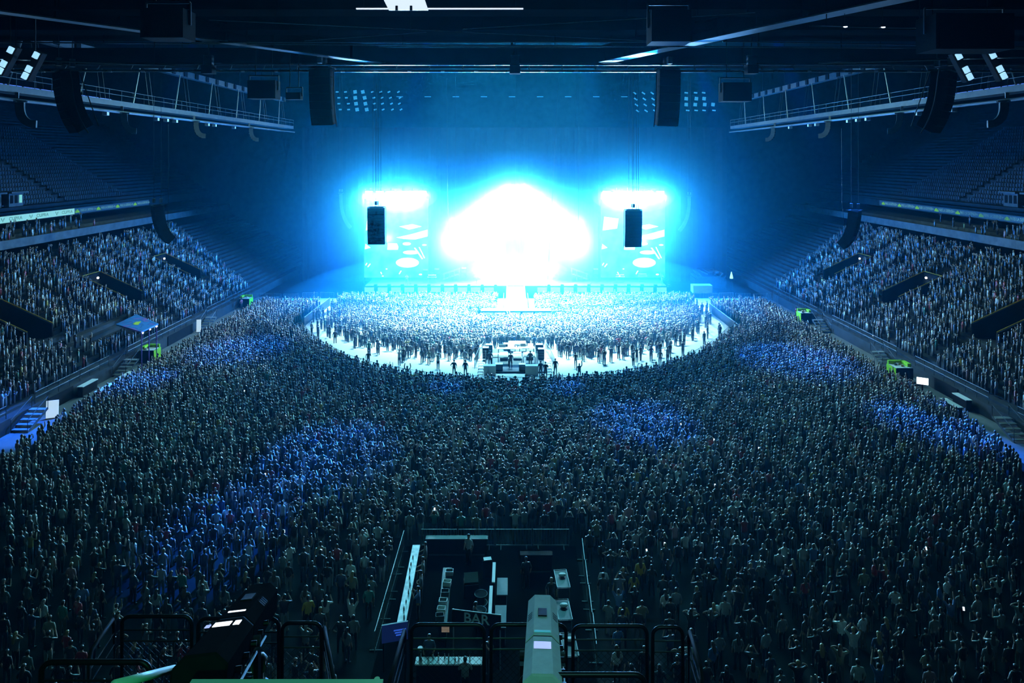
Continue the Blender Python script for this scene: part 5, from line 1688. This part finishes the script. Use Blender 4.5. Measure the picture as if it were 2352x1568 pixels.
# performers
who(-17.6 + SX - .4, 112.9, 'down', 'white', 'performer in white standing left of the stair frame on the stage', 2.02, pants='light grey', rz=PI)
who(28.2 - 3.4, 112.8, 'one', 'white', 'performer in white at the right end of the stage', 2.02, pants='light grey', rz=PI)
who(SX, 119.9, 'clap', 'white', 'drummer in white behind the blazing light bar', 2.72, rz=PI)
# mixing position crew
who(-.15, 73.9, 'desk', 'black', 'operator in black at the middle of the mixing desks', .225)
who(-2.4, 74.5, 'down', 'charcoal', 'crew member at the left end of the mixing desks', .225)
who(2.0, 74.5, 'desk', 'charcoal', 'crew member at the right end of the mixing desks', .225)
who(3.0, 71.6, 'down', 'black', 'person in black right of the white flight cases, left of a pair')
who(3.5, 71.2, 'fold', 'black', 'person in black right of the white flight cases, nearest one')
who(4.6, 72.4, 'down', 'charcoal', 'person by the steps right of the mixing position')
who(-4.9, 71.8, 'down', 'black', 'person by the steps left of the mixing position')
who(-6.1, 71.9, 'hip', 'black', 'person standing alone on the white floor left of the mixing position')
# stewards on the white floor
who(-21.9, 84.5, 'down', 'black', 'steward alone on the white floor at the far left of the pit', rz=.4)
who(25.5, 93.5, 'hip', 'black', 'steward alone on the white floor at the right end of the pit')
who(26.6, 87.2, 'down', 'navy', 'person walking near the right scrim fence, nearer the camera')
who(28.0, 98.5, 'down', 'black', 'person beside the right scrim fence, nearer the stage')
who(-31.5, 108.6, 'down', 'black', 'steward behind the fence panels left of the stage')
who(35.6, 106.0, 'down', 'black', 'steward before the fence panels right of the stage')
who(-41.0, 103.4, 'hip', 'red', 'person in red at the small far left lime stand', rz=1.2)
who(40.6, 97.6, 'hip', 'red', 'person in red at the far right lime stand', rz=1.2)
# bar staff
for x, y, pose, top, rz, lab in ((-4.8, 37.8, 'desk', 'grey', PI / 2, 'bar worker in grey at the far end of the long counter'), (-4.75, 36.4, 'desk', 'pale grey', PI / 2, 'bar worker in pale grey at the long counter'), (-4.7, 35.2, 'fold', 'grey', PI / 2, 'bar worker in grey at the middle of the long counter'),
                                 (-4.65, 33.9, 'phone', 'blue', PI / 2, 'bar worker in blue at the near end of the long counter'), (-2.45, 38.6, 'down', 'white', 2.6, 'bar worker in white by the far left dark counter'), (-1.75, 32.7, 'desk', 'charcoal', -1.2, 'worker in dark clothes beside the near dividing wall'),
                                 (.75, 36.4, 'down', 'black', 0.2, 'person in black in the middle of the compound, far one'), (2.0, 34.6, 'down', 'charcoal', PI, 'fair-haired person beside the serving tables'), (-2.0, 29.1, 'desk', 'pale grey', .0, 'customer in a pale shirt leaning on the bar counter facing the camera'),
                                 (-3.7, 30.5, 'desk', 'navy', PI, 'bar worker in navy behind the bar counter facing the camera'), (-1.0, 30.3, 'phone', 'charcoal', 2.4, 'bar worker at the right end of the bar counter facing the camera')):
    who(x, y, pose, top, lab, hair='blond' if 'fair' in lab else 'dark brown', rz=rz)
# follow spot operator
who(-2.95, 7.95, 'desk', 'black', 'operator beside the left follow spot with green lit hair', PZ + .42, hair='brown', rz=-.3)
t = thing('operator_step', 'black step box under the follow spot operator', 'box', (-2.95, 7.95, PZ))
MB().box((0, 0, .2), (.6, .7, .4)).build('box', M_black, t)
MB().box((0, 0, .41), (.62, .72, .02)).build('tread', M_rubber, t)

# the nearest rows of the standing audience, one by one
LAND = [('long bar counter', (-5.3, 35)), ('BAR banner', (-1.6, 30.7)), ('serving tables', (2.6, 34)), ('right compound barriers', (4, 35)), ('left follow spot', (-8, 30)), ('narrow right rail', (6, 29)),
        ('lower left corner', (-21, 29)), ('lower right corner', (21, 29)), ('far compound fence', (-1, 41))]
ORDN = ['nearest', 'second nearest', 'third nearest', 'fourth nearest', 'fifth nearest', 'sixth nearest', 'seventh nearest', 'eighth nearest', 'ninth nearest', 'tenth nearest']
def ordn(k): return ORDN[k] if k < 10 else '%dth nearest' % (k + 1) if (k + 1) % 100 in (11, 12, 13) or (k + 1) % 10 > 3 or (k + 1) % 10 == 0 else '%d%s nearest' % (k + 1, {1: 'st', 2: 'nd', 3: 'rd'}[(k + 1) % 10])
near_rows = []
for x, y in NEAR:
    pose = R.choices(['down', 'fold', 'up', 'one', 'phone', 'clap', 'head', 'hip'], [40, 20, 3, 4, 18, 3, 5, 7])[0]
    top, pan, hair = pick(TOPS), pick(PANTS), pick(HAIR)
    lng = R.random() < .33
    land = min(LAND, key=lambda l: math.hypot(l[1][0] - x, l[1][1] - y))
    near_rows.append([x, y, pose, top, pan, hair, lng, land, (top[1], pose, land[0])])
byk = {}
for r in near_rows:
    byk.setdefault(r[8], []).append(r)
for k, v in byk.items():
    v.sort(key=lambda r: math.hypot(r[7][1][0] - r[0], r[7][1][1] - r[1]))
    for i, r in enumerate(v):
        # what they wear and do, then how close they stand to something one can find
        lab = 'person in %s top, %s, %s %s' % (r[3][1], SAY[r[2]], (ordn(i) + ' such to') if len(v) > 1 else 'by', r[7][0])
        who(r[0], r[1], r[2], r[3][1], lab, hair=r[5][1], long_hair=r[6], pants=r[4][1], rz=R.gauss(face(r[0], r[1]), .25), sc=R.uniform(.92, 1.06), group='nearest rows of the standing audience')
# lit phones held up here and there
M_phone = mat('phone_glow', (.3, .3, .3), emit=(.8, .9, 1.0), estr=1.6)
PH = [(213, 1035), (240, 1018), (660, 1225), (685, 1320), (1157, 940), (1780, 886), (2000, 770), (880, 1020), (1108, 1080), (1260, 1130), (1430, 1060), (1560, 980), (1330, 905), (1338, 1160), (1520, 1240), (1476, 1320), (1870, 1140), (940, 910), (760, 1000), (560, 900), (460, 950), (1650, 1120), (1750, 1030), (2170, 1290), (2220, 1405), (1640, 1010), (1050, 990), (985, 1180), (620, 1090), (390, 1060)]
for px, py in PH:
    p = PF(px, py, 1.62)
    q = min(rows, key=lambda r: (r[0] - p.x) ** 2 + (r[1] - p.y) ** 2) if p.y > 34 else (p.x, p.y)
    o = MB().box((0, 0, 0), (.085, .014, .16)).build('phone', M_phone, label='lit phone screen held up in the standing crowd', cat='phone', group='lit phones in the crowd')
    o.location = (q[0], q[1] + .2, 1.64); o.rotation_euler = (-.3, 0, R.uniform(-.4, .4))
# balloons
for px, py, d, lab in ((1597, 1246, 38.5, 'pale balloon floating over the crowd right of the compound, farther one'), (1648, 1397, 33.5, 'pale balloon floating over the crowd right of the compound, nearer one')):
    c = P(px, py, d)
    t = thing('balloon', lab, 'balloon', c)
    MB().sphere((0, 0, 0), .14, 14, 10, (1, 1, 1.2)).build('envelope', M_white, t, True)
    MB().tube([(0, 0, -.17), (.02, 0, -.5), (0, .02, -(c.z - 1.5))], .006, 4).build('string', M_cable, t)
# ---------------------------------------------------------------- haze filling the hall
def haze_mat(name, col, dens, g):
    m = bpy.data.materials.new(name); m.use_nodes = True
    nt = m.node_tree
    nt.nodes.remove(nt.nodes['Principled BSDF'])
    v = nt.nodes.new('ShaderNodeVolumeScatter')
    v.inputs['Color'].default_value = (*col, 1)
    v.inputs['Density'].default_value = dens
    v.inputs['Anisotropy'].default_value = g
    nt.links.new(v.outputs[0], nt.nodes['Material Output'].inputs['Volume'])
    m.cycles.volume_sampling = 'EQUIANGULAR'
    return m
MB().box((0, 67.5, 21.0), (198.6, 166, 43.0)).build('haze', haze_mat('hall_haze', HAZE_COLOR, HAZE_DENSITY, HAZE_G), label='thin theatrical haze hanging through the whole arena', cat='haze', kind='stuff')
GLOW_LAYERS = ((76, 40, 30, 0.0006, .80, (.05, .52, 1), 'widest', 108, 8.5), (58, 28, 26, 0.0009, .80, (.08, .54, 1), 'wide', 110, 8.5), (44, 20, 16.0, 0.0010, .80, (.14, .58, 1), 'outer middle', 112, 8.2), (39, 16, 13.8, 0.0014, .80, (.24, .63, 1), 'middle', 113, 8.2),
          (35, 13, 12.0, 0.0022, .80, (.48, .76, 1), 'inner', 114, 8.2), (31, 11, 10.6, 0.0028, .78, (.6, .84, 1), 'innermost', 115, 8.0),
          (18.5, 7.5, 11.4, 0.003, .30, (.8, .93, 1), 'outer central', 117, 8.4), (16.5, 6.8, 10.2, 0.006, .30, (.86, .95, 1), 'central', 117, 8.4), (14, 6, 8.8, 0.010, .30, (.9, .96, 1), 'inner central', 117, 8.2),
          (34, 23, 8, 0.006, .35, (.02, .46, 1), 'low', 95, 2.0), (30, 19, 6.5, 0.007, .35, (.02, .46, 1), 'lowest', 96, 2.0))
HALO_PUFFS = (((SCREENS[0][0] + SCREENS[0][1]) / 2, 117, 16.4, 7.2, 2.6, 2.9, 'over the left screen'), ((SCREENS[1][0] + SCREENS[1][1]) / 2, 117, 16.4, 7.2, 2.6, 2.9, 'over the right screen'), (SX, 117, 3.6, 9, 2.5, 2.4, 'around the light bar'))
for rx, ry, rz_, dn, g_, c_, nm, yy, zz in GLOW_LAYERS:  # nested shells added to widen the stage glow, inner ones tinted whiter
    MB().sphere((SX, yy, zz), 1.0, 40, 24, (rx, ry, rz_)).build('haze', haze_mat('stage_glow_smoke', c_, dn, g_), label='thicker smoke added for the glow round the stage lights, %s layer' % nm, cat='haze', kind='stuff')
for x, y, z, rx, ry, rz_, nm in HALO_PUFFS:  # clouds added to give the lamps white halos
    MB().sphere((x, y, z), 1.0, 32, 20, (rx, ry, rz_)).build('haze', haze_mat('lamp_halo_smoke', (.9, .96, 1), 0.045, .3), label='small smoke cloud added for a white halo ' + nm, cat='haze', kind='stuff')
